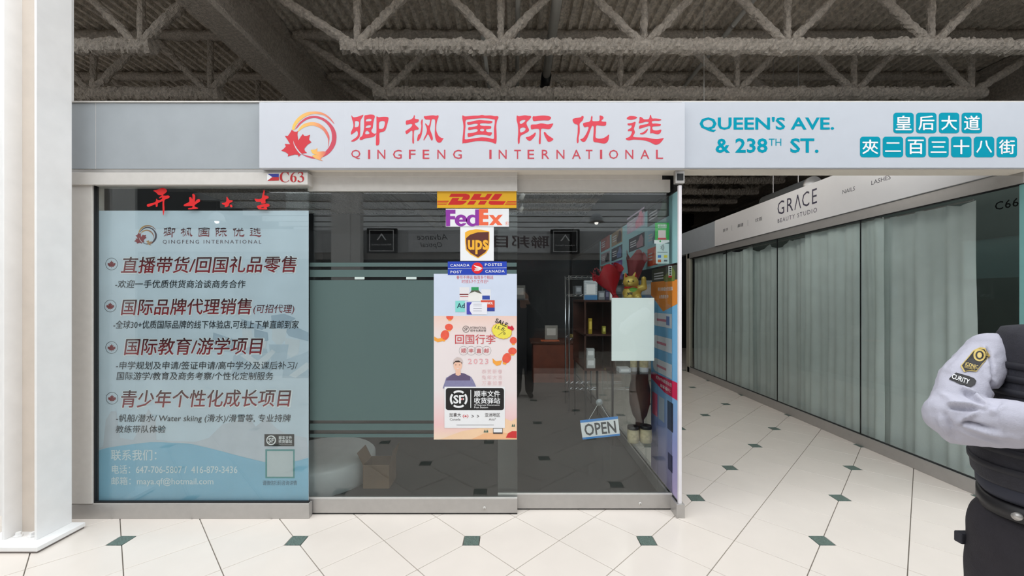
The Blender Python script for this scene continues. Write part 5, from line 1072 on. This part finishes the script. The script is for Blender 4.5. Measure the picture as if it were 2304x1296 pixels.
# arm patches: cut to shape and laid on the sleeve
bvh = BVHTree.FromPolygons([v.co+wloc(gd) for v in shirt.data.vertices], [tuple(p.vertices) for p in shirt.data.polygons])
eye = Vector((0, 0, EYE))
def on_sleeve(px, py, k):
    d = Vector(W(px, py, 1.0))-eye; d.normalize(); loc, nrm, _, _ = bvh.ray_cast(eye, d)
    if loc is None: return None
    return loc-d*k
def patch(name, loops, m, k, step=3.0, verts=None, faces=None):
    if verts is None:
        bm = bmesh.new(); vs = [bm.verts.new((x, y, 0)) for x, y in loops]; bm.faces.new(vs); bmesh.ops.triangulate(bm, faces=bm.faces[:])
        for _ in range(4):
            es = [e for e in bm.edges if e.calc_length() > step]
            if not es: break
            bmesh.ops.subdivide_edges(bm, edges=es, cuts=1); bmesh.ops.triangulate(bm, faces=bm.faces[:])
        bm.verts.index_update(); verts = [(v.co.x, v.co.y) for v in bm.verts]; faces = [tuple(v.index for v in f.verts) for f in bm.faces]; bm.free()
    P = [on_sleeve(x, y, k) for x, y in verts]; keep = [i for i, p in enumerate(P) if p is not None]; ix = {i: j for j, i in enumerate(keep)}
    fs = [tuple(ix[i] for i in f) for f in faces if all(i in ix for i in f)]
    return mesh_obj(name, [P[i] for i in keep], fs, m, gd)
M_pb = mat('patch_black', (26, 24, 26), .6); M_pg = mat('patch_gold', (196, 172, 96), .5, vary=.15, scale=80)
SH = [(2161, 823), (2178, 803), (2190, 788), (2205, 781), (2217, 783), (2228, 801), (2222, 806), (2210, 820), (2197, 836), (2180, 834), (2169, 837)]
patch('badge_edge', SH, M_pg, .004); cxs, cys = 2195, 812
patch('badge', [(cxs+(x-cxs)*.9, cys+(y-cys)*.9) for x, y in SH], M_pb, .0055)
patch('badge_seal', ell(2204, 799, 14, 14, 20), M_pg, .0068); patch('badge_seal_field', ell(2204, 799, 9.5, 10, 16), M_pb, .0078); patch('badge_seal_mark', ell(2204, 799, 5.5, 6.5, 10), M_pg, .0088)
def patch_text(s, x0, x1, y0, y1, rot, m, k, bold):
    v, f = text2d(s, bold); xs = [p[0] for p in v]; ys = [p[1] for p in v]; a, b, c_, d_ = min(xs), max(xs), min(ys), max(ys); cx_, cy_ = (x0+x1)/2, (y0+y1)/2; out = []
    for x, y in v:
        dx = x0+(x1-x0)*(x-a)/(b-a)-cx_; dy = y1-(y1-y0)*(y-c_)/(d_-c_)-cy_; out.append((cx_+dx*math.cos(rot)-dy*math.sin(rot), cy_+dx*math.sin(rot)+dy*math.cos(rot)))
    patch('lettering', None, m, k, verts=out, faces=f)
patch_text('ICONIC', 2172, 2201, 818, 826, .28, M_pg, .0068, .02); patch_text('SECURITY', 2170, 2195, 825.5, 830, .28, M_pg, .0068, .01)
patch('name_tape', [(2151, 838), (2165, 842), (2180, 846), (2192, 851), (2197, 857), (2194, 865), (2186, 870), (2176, 869), (2160, 864), (2146, 857), (2135, 853), (2140, 847)], M_pb, .004)
patch_text('CURITY', 2141, 2182, 847, 858, .34, M_white, .0062, .012)

# ------------------------------------------------------------------ photographer behind the phone (mirrored in the door glass)
ph = thing('person', 'photographer in dark clothes holding a phone up to the shop', 'person', (.12, -.5, 0)); px_, py_ = .14, -.48
M_dc = mat('hoodie_black', (26, 26, 32), .85); M_jn = mat('trousers_charcoal', (32, 32, 38), .85)
hd2 = (px_, py_+.03, 1.62)
lump([('e', hd2, (.075, .095, .118)), ('e', (hd2[0], hd2[1]+.045, hd2[2]-.06), (.052, .052, .058)), ('c', (hd2[0], hd2[1]+.088, hd2[2]+.01), (hd2[0], hd2[1]+.106, hd2[2]-.028), .009, .013), ('e', (hd2[0]-.077, hd2[1], hd2[2]-.01), (.012, .02, .032)), ('e', (hd2[0]+.077, hd2[1], hd2[2]-.01), (.012, .02, .032)),
      ('c', (px_, py_, 1.38), (hd2[0], hd2[1]-.01, hd2[2]-.06), .058, .052), ('e', (px_, py_, 1.15), (.14, .09, .26)), ('c', (px_+.17, py_, 1.36), (px_+.30, py_+.16, 1.2), .042, .036), ('c', (px_+.30, py_+.16, 1.2), (.2, -.06, 1.53), .036, .026), ('c', (px_-.17, py_, 1.36), (px_-.30, py_+.16, 1.2), .042, .036), ('c', (px_-.30, py_+.16, 1.2), (-.06, -.09, 1.53), .036, .026), ('c', (px_-.17, py_, 1.36), (px_+.17, py_, 1.36), .05, .05),
      ('c', (px_-.09, py_, .9), (px_-.1, py_, .1), .07, .036), ('c', (px_+.09, py_, .9), (px_+.1, py_, .1), .07, .036)]+[('c', (.2, -.06, 1.53), (.185, -.045, 1.58), .026, .028)]+[('c', (.19, -.045, 1.565+.02*k), (.15, -.012, 1.57+.02*k), .009, .008) for k in range(4)]+[('c', (.185, -.06, 1.56), (.14, -.055, 1.60), .011, .009), ('c', (-.06, -.09, 1.53), (-.05, -.06, 1.57), .026, .026)]+[('c', (-.05, -.065, 1.55+.018*k), (-.025, -.045, 1.56+.018*k), .009, .008) for k in range(4)]+[('c', (-.05, -.08, 1.55), (-.02, -.075, 1.575), .011, .009)], .009, 'body', M_skin, ph, 3)
lump([('e', (hd2[0], hd2[1]-.018, hd2[2]+.045), (.082, .095, .085)), ('e', (hd2[0], hd2[1]-.045, hd2[2]-.01), (.079, .062, .075))], .009, 'hair', M_hair, ph, 3)
lump([('c', (px_-.17, py_, 1.38), (px_+.17, py_, 1.38), .072, .072), ('e', (px_, py_, 1.15), (.2, .13, .32)), ('c', (px_+.18, py_, 1.36), (px_+.30, py_+.16, 1.2), .07, .058), ('c', (px_+.30, py_+.16, 1.2), (.215, -.09, 1.49), .056, .042), ('c', (px_-.18, py_, 1.36), (px_-.30, py_+.16, 1.2), .07, .058), ('c', (px_-.30, py_+.16, 1.2), (-.085, -.12, 1.49), .056, .042)], .012, 'hoodie', M_dc, ph, 4)
lump([('e', (px_, py_, .9), (.18, .13, .12)), ('c', (px_-.09, py_, .85), (px_-.1, py_, .1), .1, .07), ('c', (px_+.09, py_, .85), (px_+.1, py_, .1), .1, .07)], .013, 'trousers', M_jn, ph, 4)
for s in (-1, 1): lump([('c', (px_+s*.1, py_-.03, .05), (px_+s*.12, py_+.17, .04), .045, .04)], .012, 'shoe', M_black, ph, 3)
pn = thing('phone', 'dark phone held sideways by the photographer', 'phone', (.065, -.03, 1.56)); box('case', (-.03, -.034, 1.562), (.15, -.024, 1.642), M_black, pn, .003); MB().tube([(-.0, -.024, 1.6), (-.0, -.022, 1.6)], .012, 16).build('lens', mat('lens_glass', (14, 16, 22), .1), pn, True)
